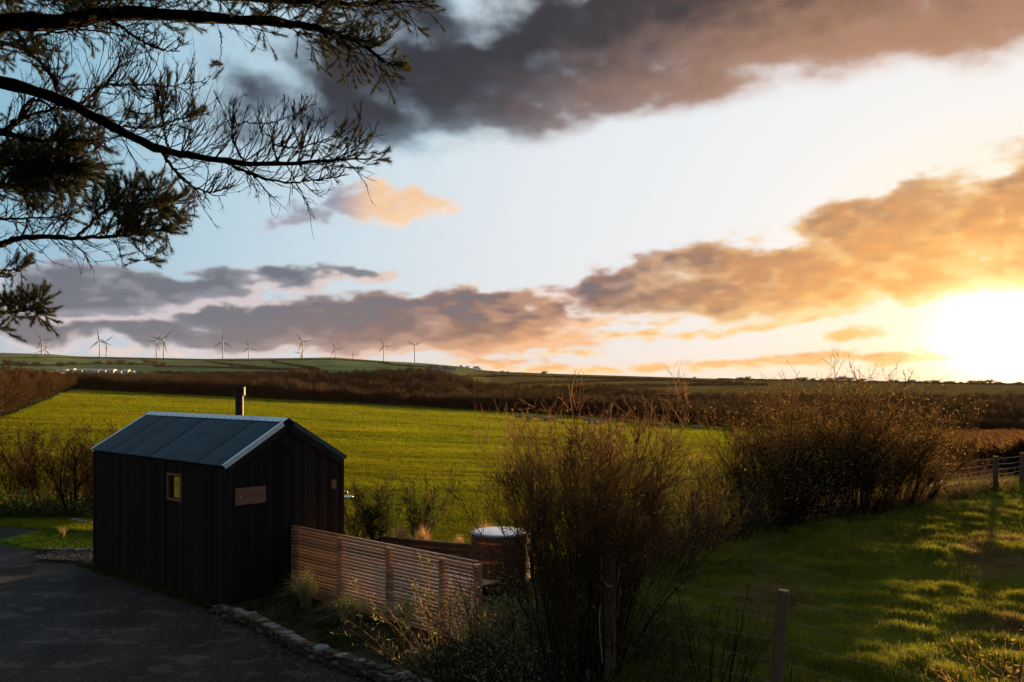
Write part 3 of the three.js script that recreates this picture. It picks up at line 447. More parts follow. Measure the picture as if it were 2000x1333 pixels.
// a tuft of arching grass
function tuftGeo(seed, n, h, spread, w, droop) {
  const r = rng(seed), g = new GB();
  for (let i = 0; i < n; i++) { const a = r() * 6.28319, s = spread * (0.15 + 0.85 * r()), H = h * (0.55 + 0.5 * r()), bx = (r() - 0.5) * spread * 0.25, bz = (r() - 0.5) * spread * 0.25; let pv = null; const cs = Math.cos(a), sn = Math.sin(a);
    for (let k = 0; k <= 5; k++) { const t = k / 5, out = s * t * t, y = H * (t - droop * t * t * t * (s / spread)), ww = w * (1 - t * 0.92), x = bx + cs * out, z = bz + sn * out, L = [x - sn * ww, y, z + cs * ww], R = [x + sn * ww, y, z - cs * ww]; if (pv) g.quad(pv[0], pv[1], R, L); pv = [L, R]; } }
  return g.geo();
}
const GRASS = { green: leafMat(0.29, 0.29, 0.13), pale: leafMat(0.5, 0.34, 0.18), straw: leafMat(0.34, 0.26, 0.13) };
function tuft(label, pos, seed, n, h, spread, m, group, w = 0.006, droop = 0.6) { const t = thing('grass_tuft', label, 'grass tuft', [pos.x, pos.y, pos.z], 0, group); mesh('blades', tuftGeo(seed, n, h, spread, w, droop), m, t).userData.kind = 'stuff'; return t; }

// --- in front of the slatted fence
tuft('tall arching sedge tuft where the slatted fence meets the cabin', V(-4.32, 0.09, -17.75), 1, 420, 1.05, 0.85, GRASS.green, 'sedges along the slatted fence', 0.008);
tuft('flopped sedge tuft with pale stalks at the second fence post', V(-3.25, 0.09, -16.75), 2, 320, 0.8, 1.1, GRASS.green, 'sedges along the slatted fence', 0.008, 0.95);
tuft('upright rushy tuft in front of the middle of the slatted fence', V(-2.0, 0.09, -15.85), 3, 300, 0.95, 0.6, GRASS.green, 'sedges along the slatted fence', 0.007, 0.4);
// --- pale grasses behind the board wall
[[783, 1036, 23.7, 0.95, 0.5, 'pale fluffy grass tuft furthest left behind the board wall'], [826, 1040, 23.4, 0.98, 0.46, 'pale fluffy grass tuft behind the middle of the board wall'], [897, 1052, 22.8, 0.8, 0.28, 'small pale grass tuft near the right end of the board wall'], [946, 1030, 22.8, 1.25, 0.6, 'largest pale grass tuft rising behind the hot tub rim']].forEach(([px, py, d, h, s, l], i) => tuft(l, V((px - CX) / FOC * d, 0.02, -d), 20 + i, 420, h, s, GRASS.pale, 'pale grasses behind the board wall', 0.007, 0.35));
tuft('small straw coloured tuft on the lawn left of the cabin', V((122 - CX) / FOC * 26, 0.05, -26), 31, 90, 0.42, 0.32, GRASS.straw, undefined, 0.007, 0.3);

// --- shrubs
const sapling = (label, px, d, h, seed, w) => shrub('garden_shrub', label, 'shrub', V((px - CX) / FOC * d, 0, -d), { seed, height: h, foot: 0.16 * w, stems: 20, lean: 0.42 * w, twigs: 18, sub: 3, leaves: 0.75, leafSize: 0.07, thick: 0.018, bark: BARK[3], leaf: LEAF.ivy, wild: 0.06 }, 'young shrubs at the field edge');
sapling('leafy young shrub just right of the cabin shower', 694, 24.2, 2.5, 51, 1.25);
sapling('young shrub with a crooked stem right of the shower shrub', 740, 24.2, 2.15, 52, 1.0);
sapling('slender young shrub standing alone behind the slatted fence', 826, 24.3, 2.15, 53, 0.8);

// the tall bare bush in the middle
shrub('bare_bush', 'tall twiggy bush with bare reddish stems in the centre foreground', 'bush', V(0.95, 0.45, -11.0), { seed: 61, tw: 0.8, height: 4.45, top: 1, foot: 0.42, stems: 140, lean: 0.17, twigs: 26, sub: 4, round: 0.5, leaves: 0.13, leafFrom: 0.6, leafSize: 0.035, thick: 0.0095, bark: BARK[1], leaf: LEAF.yellow, wild: 0.03, droop: 0.03 });
shrub('bramble_tangle', 'tangle of arching bare brambles around the foot of the tall bush', 'bramble', V(1.75, 0.75, -12.2), { seed: 62, height: 1.9, foot: 0.6, stems: 70, lean: 1.1, twigs: 9, sub: 2, leaves: 0.10, leafSize: 0.04, thick: 0.008, bark: BARK[2], leaf: LEAF.willow, wild: 0.12, droop: -0.12 });
shrub('willow_shrub', 'low leafy willow with grey green leaves in front of the slatted fence end', 'shrub', V(-0.72, 0.1, -12.4), { seed: 63, height: 2.3, foot: 0.42, stems: 60, lean: 0.5, twigs: 12, sub: 2, leaves: 0.5, leafSize: 0.05, thick: 0.009, bark: BARK[2], leaf: LEAF.willow, wild: 0.05 });
shrub('willow_shrub', 'second leafy willow, beneath the tall bare bush in the bottom centre', 'shrub', V(0.35, 0.12, -11.2), { seed: 64, height: 2.0, foot: 0.5, stems: 80, lean: 0.7, twigs: 12, sub: 2, leaves: 0.42, leafSize: 0.045, thick: 0.009, bark: BARK[2], leaf: LEAF.willow, wild: 0.08 });
shrub('willow_shrub', 'third, lowest leafy willow, hiding the foot of the hot tub', 'shrub', V(0.0, 0.1, -12.7), { seed: 68, height: 1.9, foot: 0.45, stems: 60, lean: 0.5, twigs: 12, sub: 2, leaves: 0.5, leafSize: 0.05, thick: 0.009, bark: BARK[2], leaf: LEAF.willow, wild: 0.06 });
shrub('dry_scrub', 'thin reddish dry stems beside the leaning wooden post', 'scrub', V(2.35, 1.0, -10.0), { seed: 65, height: 1.45, foot: 0.38, stems: 34, lean: 0.25, twigs: 12, sub: 2, leaves: 0.12, leafSize: 0.025, thick: 0.006, bark: BARK[1], leaf: LEAF.brown });
shrub('dry_scrub', 'shorter dry stems at the foot of the leaning post', 'scrub', V(3.0, 0.95, -9.4), { seed: 66, height: 0.85, foot: 0.3, stems: 24, lean: 0.3, twigs: 10, sub: 2, leaves: 0.12, leafSize: 0.025, thick: 0.005, bark: BARK[1], leaf: LEAF.brown });
shrub('leafy_sprig', 'yellow leaved shrub at the bottom right corner', 'shrub', V(4.55, 0.95, -7.2), { seed: 67, height: 1.7, foot: 0.3, stems: 22, lean: 0.5, twigs: 12, sub: 2, leaves: 0.6, leafSize: 0.045, thick: 0.008, bark: BARK[1], leaf: LEAF.yellow });

// the big thicket along the paddock fence
[[1510, 21.6, 4.1, 1.0, 71, 'left shoulder of the big thicket behind the paddock, topped with yellow leaves'], [1585, 23.2, 4.7, 1.25, 72, 'tallest rounded bush of the thicket behind the paddock'], [1675, 24.0, 4.8, 1.25, 73, 'dense bush in the middle of the thicket behind the paddock'], [1755, 25.6, 4.3, 1.15, 74, 'right hand bush of the big thicket, before the wire fence shows']].forEach(([px, d, h, w, seed, l]) =>
  shrub('thicket_bush', l, 'bush', V((px - CX) / FOC * d, land((px - CX) / FOC * d, d), -d), { seed, height: h, foot: 0.62 * w, stems: 125, lean: 0.52 * w, twigs: 15, sub: 3, leaves: 0.42, leafFrom: 0.3, leafSize: 0.055, thick: 0.013, bark: BARK[0], leaf: LEAF.yellow, round: 1, wild: 0.05 }, 'thicket along the paddock fence'));
[[1275, 16.6, 1.8, 1.0, 92, 'low scrub touching the right side of the tall central bush'], [1330, 18.6, 2.1, 1.1, 75, 'low scrub around the first post of the far fence'], [1395, 19.9, 2.2, 1.1, 93, 'low scrub between the first two posts of the far fence'], [1450, 21.0, 2.5, 1.2, 76, 'low yellowish scrub at the left foot of the big thicket']].forEach(([px, d, h, w, seed, l]) =>
  shrub('low_scrub', l, 'scrub', V((px - CX) / FOC * d, land((px - CX) / FOC * d, d), -d), { seed, height: h, foot: 0.7 * w, stems: 80, lean: 0.6, twigs: 12, sub: 2, leaves: 0.3, leafSize: 0.045, thick: 0.008, bark: BARK[2], leaf: LEAF.yellow, wild: 0.08 }, 'scrub along the paddock fence'));
[[1880, 38, 1.5, 1.5, 77, 'backlit scrub behind the wire fence at its first open span'], [1960, 42, 1.7, 1.6, 78, 'backlit scrub at the right edge under the sun'], [1800, 36, 1.7, 1.6, 79, 'backlit scrub peeping out behind the thicket'], [2060, 40, 1.4, 1.5, 80, 'backlit scrub cut off by the right edge']].forEach(([px, d, h, w, seed, l]) =>
  shrub('backlit_scrub', l, 'scrub', V((px - CX) / FOC * d, land((px - CX) / FOC * d, d), -d), { seed, height: h, foot: 0.9 * w, stems: 46, lean: 0.4, twigs: 10, sub: 2, leaves: 0.2, leafSize: 0.05, thick: 0.012, bark: BARK[0], leaf: LEAF.brown, wild: 0.06 }, 'scrub beyond the wire fence'));
// the hedge left of the cabin
[[-40, 31, 3.7, 81, 'hedge shrub cut off by the left edge beside the lawn'], [30, 31.5, 3.9, 82, 'leftmost whole shrub of the tall thin hedge behind the lawn'], [95, 31, 3.8, 83, 'middle shrub of the hedge behind the lawn'], [150, 30.5, 3.7, 84, 'open see-through shrub of the hedge nearest the cabin'], [205, 31, 3.8, 85, 'hedge shrub half hidden by the cabin corner']].forEach(([px, d, h, seed, l]) =>
  shrub('hedge_shrub', l, 'hedge shrub', V((px - CX) / FOC * d, 0, -d), { seed, height: h, foot: 0.4, stems: 17, lean: 0.3, twigs: 24, sub: 4, leaves: 0.4, leafSize: 0.06, thick: 0.026, bark: BARK[3], leaf: LEAF.brown, wild: 0.07 }, 'hedge left of the cabin'));
{ // ivy and weeds at the hedge's foot
  const r = rng(88), g = new GB(); for (let i = 0; i < 9000; i++) { const px = -60 + 290 * r(), d = 29.4 + 2.4 * r(), h = 0.9 * Math.pow(r(), 1.5) * (0.6 + 0.6 * noise(px / 30, d)); leafAt(g, r, [(px - CX) / FOC * d, 0.05 + h, -d], 0.10 + 0.08 * r()); }
  const m = mesh('undergrowth', g.geo(), LEAF.ivy); m.userData = { kind: 'stuff', label: 'dark ivy and weeds along the foot of the left hedge', category: 'undergrowth' };
}
{ // rough growth under the thicket and the bushes
  const r = rng(89), g = new GB(), h = new GB();
  for (let i = 0; i < 2600; i++) { const x = 3.5 + 14 * r(), d = fenceLine(x) + (r() - 0.35) * 2.2, p = [x, land(x, d), -d]; h.tube(limb(r, p, unit([r() - 0.5, 0.8, r() - 0.5]), 0.3 + 0.5 * r(), 4, 0.3, [0, -0.05, 0]), (t) => 0.006 * (1 - 0.6 * t), 3); }
  for (let i = 0; i < 1100; i++) { const x = -0.4 + 2.6 * r(), d = 9.6 + 2.6 * r(), p = [x, Math.max(0.05, land(x, d)), -d]; h.tube(limb(r, p, unit([r() - 0.5, 0.7, r() - 0.5]), 0.25 + 0.55 * r(), 4, 0.35, [0, -0.06, 0]), (t) => 0.004 * (1 - 0.6 * t), 3); }
  for (let i = 0; i < 700; i++) { const x = 2 + 12 * r(), d = 8 + 14 * r(); if (inPaddock(x, d) < 0.5 || fbm(x / 2, d / 2, 2) < 0) continue; h.tube(limb(r, [x, paddockY(x, d), -d], unit([r() - 0.5, 0.9, r() - 0.5]), 0.15 + 0.3 * r(), 4, 0.25, [0, -0.05, 0]), (t) => 0.0035 * (1 - 0.6 * t), 3); }
  const m = mesh('dead_stalks', h.geo(), mat(0.28, 0.21, 0.125, 0.9)); m.userData = { kind: 'stuff', label: 'dead stalks and straw under the bushes', category: 'dead stalks' };
}

// ---------------------------------------------------------------- grass of the field, paddock and lawn
function scatter(name, label, geo, m, spots) {          // spots: [x, y, d, scale, turn, r, g, b]
  const im = new THREE.InstancedMesh(geo, m, spots.length), M = new THREE.Matrix4(), q = new THREE.Quaternion(), c = new THREE.Color(); im.name = numbered(name); im.userData = { kind: 'stuff', label, category: 'grass' };
  spots.forEach((s, i) => { q.setFromAxisAngle(V(0, 1, 0), s[4]); M.compose(V(s[0], s[1], -s[2]), q, V(s[3], s[8] || s[3], s[3])); im.setMatrixAt(i, M); im.setColorAt(i, c.setRGB(s[5], s[6], s[7])); });
  shade(im); scene.add(im); return im;
}
function clumpGeo(seed, n, h, rad, w) { const r = rng(seed), g = new GB(); for (let i = 0; i < n; i++) { const a = r() * 6.28, q = rad * Math.sqrt(r()), x = Math.cos(a) * q, z = Math.sin(a) * q, b = r() * 6.28, k = 0.5 * h * r(), H = h * (0.5 + 0.6 * r()), cx = Math.cos(b), cz = Math.sin(b); g.quad([x - cz * w, 0, z + cx * w], [x + cz * w, 0, z - cx * w], [x + cx * k * 0.4 + cz * w * 0.7, H * 0.6, z + cz * k * 0.4 - cx * w * 0.7], [x + cx * k * 0.4 - cz * w * 0.7, H * 0.6, z + cz * k * 0.4 + cx * w * 0.7]); g.tri([x + cx * k * 0.4 - cz * w * 0.7, H * 0.6, z + cz * k * 0.4 + cx * w * 0.7], [x + cx * k * 0.4 + cz * w * 0.7, H * 0.6, z + cz * k * 0.4 - cx * w * 0.7], [x + cx * k, H, z + cz * k]); } return g.geo(); }
const grassLeaf = mat(1, 1, 1, 0.85, { transmission: 0.5, thickness: 0, specularIntensity: 0.03 });
{
  const r = rng(90), near = [], far = [];
  for (let i = 0; i < 330000; i++) {                    // evenly spread as seen from the look-out: closer together nearby
    const u = -0.8 + 1.35 * r(), inv = lerp(1 / 21, 1 / 256, Math.pow(r(), 0.75)), d = 1 / inv; if (!inField(u, d)) continue;
    const x = u * d, k = 0.92 + 0.2 * r() + 0.6 * fbm(x / 9, d / 5, 2) + 0.3 * fbm(x / 40 + 5, d / 16, 2), y = fbm(x / 25 + 40, d / 25, 2);
    (d < 70 ? near : far).push([x, land(x, d) + ripple(x, d) + 0.015, d, (d < 70 ? 0.8 + d / 60 : 1.1 + d / 130) * (0.7 + 0.5 * r()), 6.28 * r(), 0.195 * k * (1 + 0.25 * y), 0.225 * k, 0.010 * k]);
  }
  scatter('pasture_grass', 'short grass of the sunlit pasture, nearer part', clumpGeo(1, 16, 0.085, 0.13, 0.007), grassLeaf, near);
  scatter('pasture_grass', 'short grass of the sunlit pasture, farther part', clumpGeo(2, 18, 0.10, 0.32, 0.016), grassLeaf, far);
}
{
  const r = rng(91), sp = [], dry = [];
  for (let i = 0; i < 150000; i++) {
    const u = 0.85 * r(), d = 1 / lerp(1 / 6, 1 / 40, Math.pow(r(), 0.8)), x = u * d; if (inPaddock(x, d) < 0.12) continue;
    const k = 0.7 + 0.6 * r() + 0.6 * fbm(x / 2.2, d / 2.2, 3), t = tussock(x, d), b = fbm(x / 3 + 30, d / 3, 3), s = (0.75 + 0.8 * r()) * (0.8 + 2.2 * Math.max(0, t));
    if (b > 0.16 + 0.3 * r()) dry.push([x, paddockY(x, d) - 0.01, d, s, 6.28 * r(), 0.28 * k, 0.20 * k, 0.09 * k]); else sp.push([x, paddockY(x, d) - 0.01, d, s, 6.28 * r(), 0.205 * k, 0.225 * k, 0.03 * k]);
  }
  scatter('paddock_grass', 'green grass of the paddock', clumpGeo(3, 16, 0.15, 0.10, 0.0045), grassLeaf, sp);
  scatter('paddock_grass', 'dry patches of grass in the paddock', clumpGeo(4, 14, 0.16, 0.10, 0.004), grassLeaf, dry);
  const lawn = []; for (let i = 0; i < 26000; i++) { const x = -16.5 + 7.5 * r(), d = 22.5 + 8.5 * r(), k = 0.8 + 0.5 * r(); if (x < -12.2 - (d - 23) * 1.35 + 0.2 * r() && d < 25.6 || x > -9.3 || d > 30.5 || (x < -15.2 && d > 25.4) || (x > -12.6 && d < 24.2)) continue; lawn.push([x, 0.008, d, 0.5 + 0.5 * r(), 6.28 * r(), 0.08 * k, 0.15 * k, 0.018 * k]); }
  scatter('lawn_grass', 'short grass of the small lawn left of the cabin', clumpGeo(5, 14, 0.09, 0.09, 0.006), grassLeaf, lawn);
  const bed = []; for (let i = 0; i < 5200; i++) { const t = r(), x = lerp(-6, 0.8, t) + 1.6 * r(), d = lerp(17.9, 11, t) + 2 * r() - 0.5, k = 0.6 + 0.6 * r(); if (fbm(x * 1.1, d * 1.1, 3) < 0.02) continue; const wallD = table([[-6.2, 17.9], [-4.67, 16.2], [-3.12, 14.5], [-2.1, 13.7], [-0.5, 12.2]], x); if (d < wallD + 0.15 || (x < -1 && d > 14.6 - (x + 0.3) * 0.9)) continue; bed.push([x, 0.085, d, 0.35 + 0.5 * r(), 6.28 * r(), 0.055 * k, 0.07 * k, 0.02 * k]); }
  scatter('bed_weeds', 'low weeds in the planting bed', clumpGeo(6, 12, 0.10, 0.1, 0.006), grassLeaf, bed);
  const vg = []; for (let i = 0; i < 2600; i++) { const t = r(), x = lerp(-6.1, -11.2, t) + 0.22 * (r() - 0.5), d = lerp(17.72, 22.15, t) + 0.22 * (r() - 0.5), k = 0.5 + 0.7 * r(); if (noise(t * 40, 3) < -0.15) continue; vg.push([x, 0.01, d, 0.3 + 0.6 * r(), 6.28 * r(), 0.085 * k, 0.085 * k, 0.03 * k]); }
  scatter('verge_weeds', 'weeds and dry grass along the foot of the cabin', clumpGeo(7, 10, 0.09, 0.06, 0.005), grassLeaf, vg);
}

// ---------------------------------------------------------------- the pine reaching in from the left
{
  const r = rng(100), pine = thing('pine_tree', 'large pine whose long branches reach in from the upper left', 'pine tree', [-9.2, 0, -10.5]);
  const O = [-9.2, 0, -10.5], loc = (v) => [v.x - O[0], v.y - O[1], v.z - O[2]], bark = mat(0.06, 0.044, 0.032, 0.95, { bumpMap: noiseBump, bumpScale: 0.02 });
  const N = new GB(), TW = new GB();
  const needle = (p, d, len, n = 34, spread = 0.75) => { d = unit(d); for (let i = 0; i < n; i++) { const a = unit(add3(d, rdir(r), spread * (0.4 + 0.8 * r()))), q = add3(p, d, -0.05 * r()), e = add3(q, a, len * (0.7 + 0.4 * r())), s = unit(rdir(r)), w = 0.0026; N.tri([...add3(q, s, w)], [...add3(q, s, -w)], [...e]); } };
  const brush = (p, d, L, dens = 1) => { const pts = limb(r, p, d, L, 4, 0.12, [0, 0.04, 0]); TW.tube(pts, (t) => 0.006 * (1 - 0.5 * t), 3); for (let k = 0; k < Math.round(5 * dens); k++) { const f = 0.25 + 0.75 * (k + r()) / (5 * dens), j = Math.min(3, Math.floor(f * 4)); needle(add3(pts[j], add3(pts[j + 1], pts[j], -1), f * 4 - j), pts.dir, 0.062, 22, 1.2); } needle(pts[4], pts.dir, 0.07, 44, 1.1); };
  // bare dead twigs: sweep out and curl up
  const bare = (p, d, L, rad, lvl, curl) => { const pts = limb(r, p, d, L, 6, 0.16, [0, curl, 0]); TW.tube(pts, (t) => rad * (1 - 0.65 * t), 3); if (lvl > 0) { const n = 2 + Math.floor(3.2 * r()); for (let k = 0; k < n; k++) { const j = 1 + Math.floor(r() * 5); bare(pts[j], unit(add3(unit(add3(pts[j + 1] || pts[j], pts[j - 1], -1)), rdir(r), 0.75)), L * (0.3 + 0.3 * r()), rad * 0.62, lvl - 1, curl); } } return pts; };
  function branch(name, pts, rad0, rad1, o) {           // pts: [px, py, d]
    const c = new THREE.CatmullRomCurve3(pts.map(([x, y, d]) => at(x, y, d))), n = 40, P = c.getPoints(n).map(loc), G = new GB();
    for (let i = 0; i <= n; i++) { P[i] = add3(P[i], rdir(r), 0.012); }
    G.tube(P, (t) => lerp(rad0, rad1, Math.pow(t, 0.8)) * (1 + 0.1 * Math.sin(i0 += 1.7)), 10); mesh(name, G.geo(), bark, pine);
    const len = c.getLength();
    for (let k = 0; k < (o.bare || 0); k++) { const t = (o.b0 ?? 0.1) + (1 - (o.b0 ?? 0.1)) * r(), i = Math.floor(t * (n - 1)), tan = unit(add3(P[i + 1], P[i], -1)), up = r() < (o.up ?? 0.6) ? 1 : -1; bare(P[i], unit(add3(add3(tan, [0, up, 0], 0.55 + 0.5 * r()), rdir(r), 0.55)), (o.len || 0.8) * (0.5 + 0.7 * r()) * (1.15 - 0.6 * t), 0.008, 2, up > 0 ? 0.10 : 0.03); }
    for (let k = 0; k < (o.green || 0); k++) { const t = (o.g0 ?? 0.2) + ((o.g1 ?? 1) - (o.g0 ?? 0.2)) * r(), i = Math.floor(t * (n - 1)), tan = unit(add3(P[i + 1], P[i], -1)), dir = unit(add3(add3(tan, [0, o.gy ?? 0.3, 0], 1), rdir(r), 0.9)), L = (o.gl || 0.5) * (0.4 + 0.8 * r()), tw = bare(P[i], dir, L, 0.008, 0, 0.05); for (let m = 0; m < (o.gm || 3); m++) { const j = 2 + Math.floor(r() * 5); brush(tw[j], unit(add3(tw.dir, rdir(r), 0.9)), 0.12 + 0.15 * r(), o.dens || 1); } brush(tw[6], tw.dir, 0.15, o.dens || 1); }
    if (o.tip) for (let k = 0; k < o.tip; k++) brush(add3(P[n], rdir(r), 0.05), unit(add3(unit(add3(P[n], P[n - 1], -1)), rdir(r), 0.6)), 0.16);
  }
  let i0 = 0;
  mesh('trunk', (() => { const g = new GB(); g.tube([[0, -0.2, 0], [0.05, 1.5, 0], [0.1, 3.5, 0.05], [0.0, 6, 0], [-0.1, 8.5, 0.1], [0.1, 11, 0], [0.0, 14, 0]], [0.42, 0.34, 0.3, 0.27, 0.22, 0.15, 0.06], 16); return g.geo(); })(), bark, pine);
  // the great top limb
  branch('limb', [[-420, 75, 10.5], [-200, 52, 10.3], [0, 44, 10], [130, 42, 9.8], [240, 24, 9.6], [400, 36, 9.5], [560, 46, 9.4], [640, 62, 9.4], [700, 84, 9.3], [765, 128, 9.2]], 0.15, 0.008, { bare: 46, b0: 0.35, len: 0.85, up: 0.35, green: 90, g0: 0.36, g1: 1, gy: 0.1, gl: 0.38, gm: 2, dens: 0.6, tip: 5 });
  branch('limb', [[-300, -60, 10.8], [-60, -40, 10.5], [200, -22, 10.2], [420, -10, 10], [600, 4, 9.9], [720, 6, 9.8], [825, 2, 9.7]], 0.10, 0.007, { bare: 44, b0: 0.2, len: 0.8, up: 0.3, green: 85, g0: 0.25, gy: 0, gl: 0.4, gm: 2, dens: 0.7, tip: 5 });
  branch('limb', [[-380, 20, 10.6], [-100, 0, 11], [60, -10, 11.2], [200, 0, 11.3], [330, -20, 11.4]], 0.09, 0.01, { bare: 26, len: 0.7, up: 0.4, green: 70, g0: 0.3, g1: 0.8, gy: -0.2, gl: 0.5, gm: 3 });
  branch('limb', [[200, 30, 9.65], [250, 62, 9.5], [300, 92, 9.4], [350, 102, 9.3]], 0.022, 0.006, { bare: 22, len: 0.5, up: 0.5 });
  branch('limb', [[0, 90, 10.1], [90, 66, 10], [170, 58, 9.9], [250, 72, 9.8]], 0.02, 0.006, { bare: 16, len: 0.5, up: 0.3 });
  // clump on the left under the top limb
  branch('limb', [[-260, 60, 10.6], [-120, 70, 10.5], [-20, 80, 10.4], [60, 92, 10.3]], 0.05, 0.008, { bare: 6, green: 40, g0: 0.3, gy: 0, gl: 0.4, gm: 3 });
  // the long bare limb
  branch('limb', [[-420, 60, 10.5], [-150, 110, 10.2], [0, 160, 9.9], [100, 187, 9.7], [200, 236, 9.5], [300, 288, 9.3], [370, 304, 9.2], [470, 318, 9.1], [560, 319, 9.05], [650, 313, 9.0], [735, 308, 8.95]], 0.10, 0.006, { bare: 84, b0: 0.36, len: 0.95, up: 0.68, green: 9, g0: 0.86, gl: 0.22, gm: 1, gy: 0.3, dens: 0.6, tip: 4 });
  branch('limb', [[315, 292, 9.3], [330, 320, 9.25], [370, 360, 9.2], [410, 376, 9.15], [450, 362, 9.1]], 0.025, 0.005, { bare: 26, len: 0.55, up: 0.6 });
  branch('limb', [[430, 312, 9.15], [500, 345, 9.1], [560, 356, 9.05], [620, 352, 9.0], [680, 340, 9]], 0.018, 0.005, { bare: 24, len: 0.45, up: 0.7 });
  branch('limb', [[110, 190, 9.7], [108, 165, 9.7], [85, 130, 9.8], [60, 105, 9.9], [30, 60, 10]], 0.028, 0.012, { bare: 20, len: 0.7, up: 0.7, green: 6, gl: 0.3 });
  branch('limb', [[165, 215, 9.6], [200, 170, 9.6], [250, 165, 9.6], [330, 168, 9.55], [380, 160, 9.5]], 0.018, 0.005, { bare: 30, len: 0.55, up: 0.75 });
  branch('limb', [[330, 296, 9.3], [320, 255, 9.3], [312, 210, 9.35], [300, 190, 9.4]], 0.016, 0.005, { bare: 18, len: 0.55, up: 0.7, green: 7, g0: 0.4, gl: 0.3, gm: 2 });
  branch('limb', [[475, 316, 9.1], [452, 255, 9.15], [470, 242, 9.15], [540, 238, 9.1], [600, 212, 9.05]], 0.014, 0.004, { bare: 20, len: 0.4, up: 0.9 });
  branch('limb', [[545, 318, 9.05], [535, 285, 9.05], [580, 290, 9.0], [640, 270, 9.0], [680, 268, 8.95]], 0.013, 0.004, { bare: 20, len: 0.4, up: 0.85, green: 4, g0: 0.3, gl: 0.15, gm: 1 });
  // second, lower limbs at the left edge
  branch('limb', [[-260, 300, 10.4], [-60, 270, 10.3], [10, 262, 10.2], [60, 272, 10.1], [130, 276, 10.0], [210, 268, 9.9]], 0.06, 0.008, { bare: 46, b0: 0.4, len: 0.6, up: 0.6, green: 14, g0: 0.6, gl: 0.3, gm: 2 });
  branch('limb', [[-10, 262, 10.2], [30, 240, 10.1], [60, 195, 10], [115, 218, 9.9]], 0.035, 0.01, { bare: 14, len: 0.6, up: 0.7 });
  branch('limb', [[20, 240, 10.1], [70, 222, 10], [130, 210, 9.9], [220, 232, 9.8]], 0.022, 0.006, { bare: 30, len: 0.6, up: 0.5, green: 8, g0: 0.5, gl: 0.3, gm: 2 });
  branch('limb', [[220, 245, 9.6], [270, 250, 9.5], [320, 245, 9.4], [350, 230, 9.4]], 0.012, 0.005, { green: 12, g0: 0.1, gl: 0.22, gm: 2, gy: 0.1 });
  // dense clump at the left edge
  branch('limb', [[-300, 330, 10.6], [-100, 320, 10.5], [20, 318, 10.4], [100, 322, 10.3], [165, 325, 10.2]], 0.06, 0.008, { bare: 10, green: 120, g0: 0.35, gy: 0.05, gl: 0.45, gm: 3, dens: 1 });
  branch('limb', [[-300, 380, 10.8], [-60, 366, 10.7], [60, 362, 10.6], [150, 352, 10.5]], 0.05, 0.008, { bare: 20, green: 80, g0: 0.35, gy: 0.1, gl: 0.35, gm: 3, dens: 1 });
  // limb with the big needle cluster over the clouds
  branch('limb', [[-280, 560, 10.4], [-60, 498, 10.3], [0, 478, 10.2], [40, 465, 10.1], [120, 465, 10], [200, 463, 9.9], [260, 458, 9.8], [320, 448, 9.7]], 0.06, 0.008, { bare: 56, b0: 0.4, len: 0.6, up: 0.6, green: 26, g0: 0.72, gy: 0.5, gl: 0.35, gm: 3, dens: 1, tip: 5 });
  branch('limb', [[150, 464, 9.95], [190, 425, 9.9], [230, 400, 9.85], [300, 400, 9.8], [335, 415, 9.75]], 0.018, 0.006, { green: 60, g0: 0.2, gy: 0.1, gl: 0.28, gm: 3, dens: 1, tip: 5 });
  branch('limb', [[250, 470, 9.8], [275, 490, 9.8], [290, 508, 9.8]], 0.008, 0.004, { green: 5, g0: 0.5, gl: 0.1, gm: 1, tip: 4 });
  branch('limb', [[-200, 440, 10.6], [0, 428, 10.5], [70, 426, 10.4], [140, 428, 10.3]], 0.025, 0.006, { bare: 34, len: 0.5, up: 0.6, green: 4, g0: 0.6, gl: 0.2 });
  branch('limb', [[-160, 560, 10.5], [-40, 540, 10.4], [20, 528, 10.3], [42, 530, 10.3]], 0.02, 0.006, { bare: 14, len: 0.4, green: 9, g0: 0.6, gl: 0.12, gm: 1 });
  branch('limb', [[-240, 650, 10.4], [-60, 622, 10.3], [0, 612, 10.2], [50, 606, 10.1], [85, 600, 10.1]], 0.03, 0.006, { bare: 8, len: 0.3, green: 34, g0: 0.4, gy: 0.2, gl: 0.18, gm: 2, dens: 1, tip: 4 });
  branch('limb', [[-200, 660, 10.4], [-40, 645, 10.3], [0, 640, 10.2]], 0.02, 0.006, { green: 10, g0: 0.6, gl: 0.2, gm: 2 });
  branch('limb', [[430, 60, 9.5], [432, 85, 9.5], [428, 128, 9.5]], 0.008, 0.004, { tip: 4 });
  mesh('twigs', TW.geo(), bark, pine).userData.kind = 'stuff';
  mesh('needles', N.geo(), leafMat(0.055, 0.06, 0.026), pine).userData.kind = 'stuff';
}
const ORD = 'first second third fourth fifth sixth seventh eighth ninth tenth eleventh twelfth thirteenth fourteenth fifteenth sixteenth seventeenth eighteenth nineteenth twentieth'.split(' ');
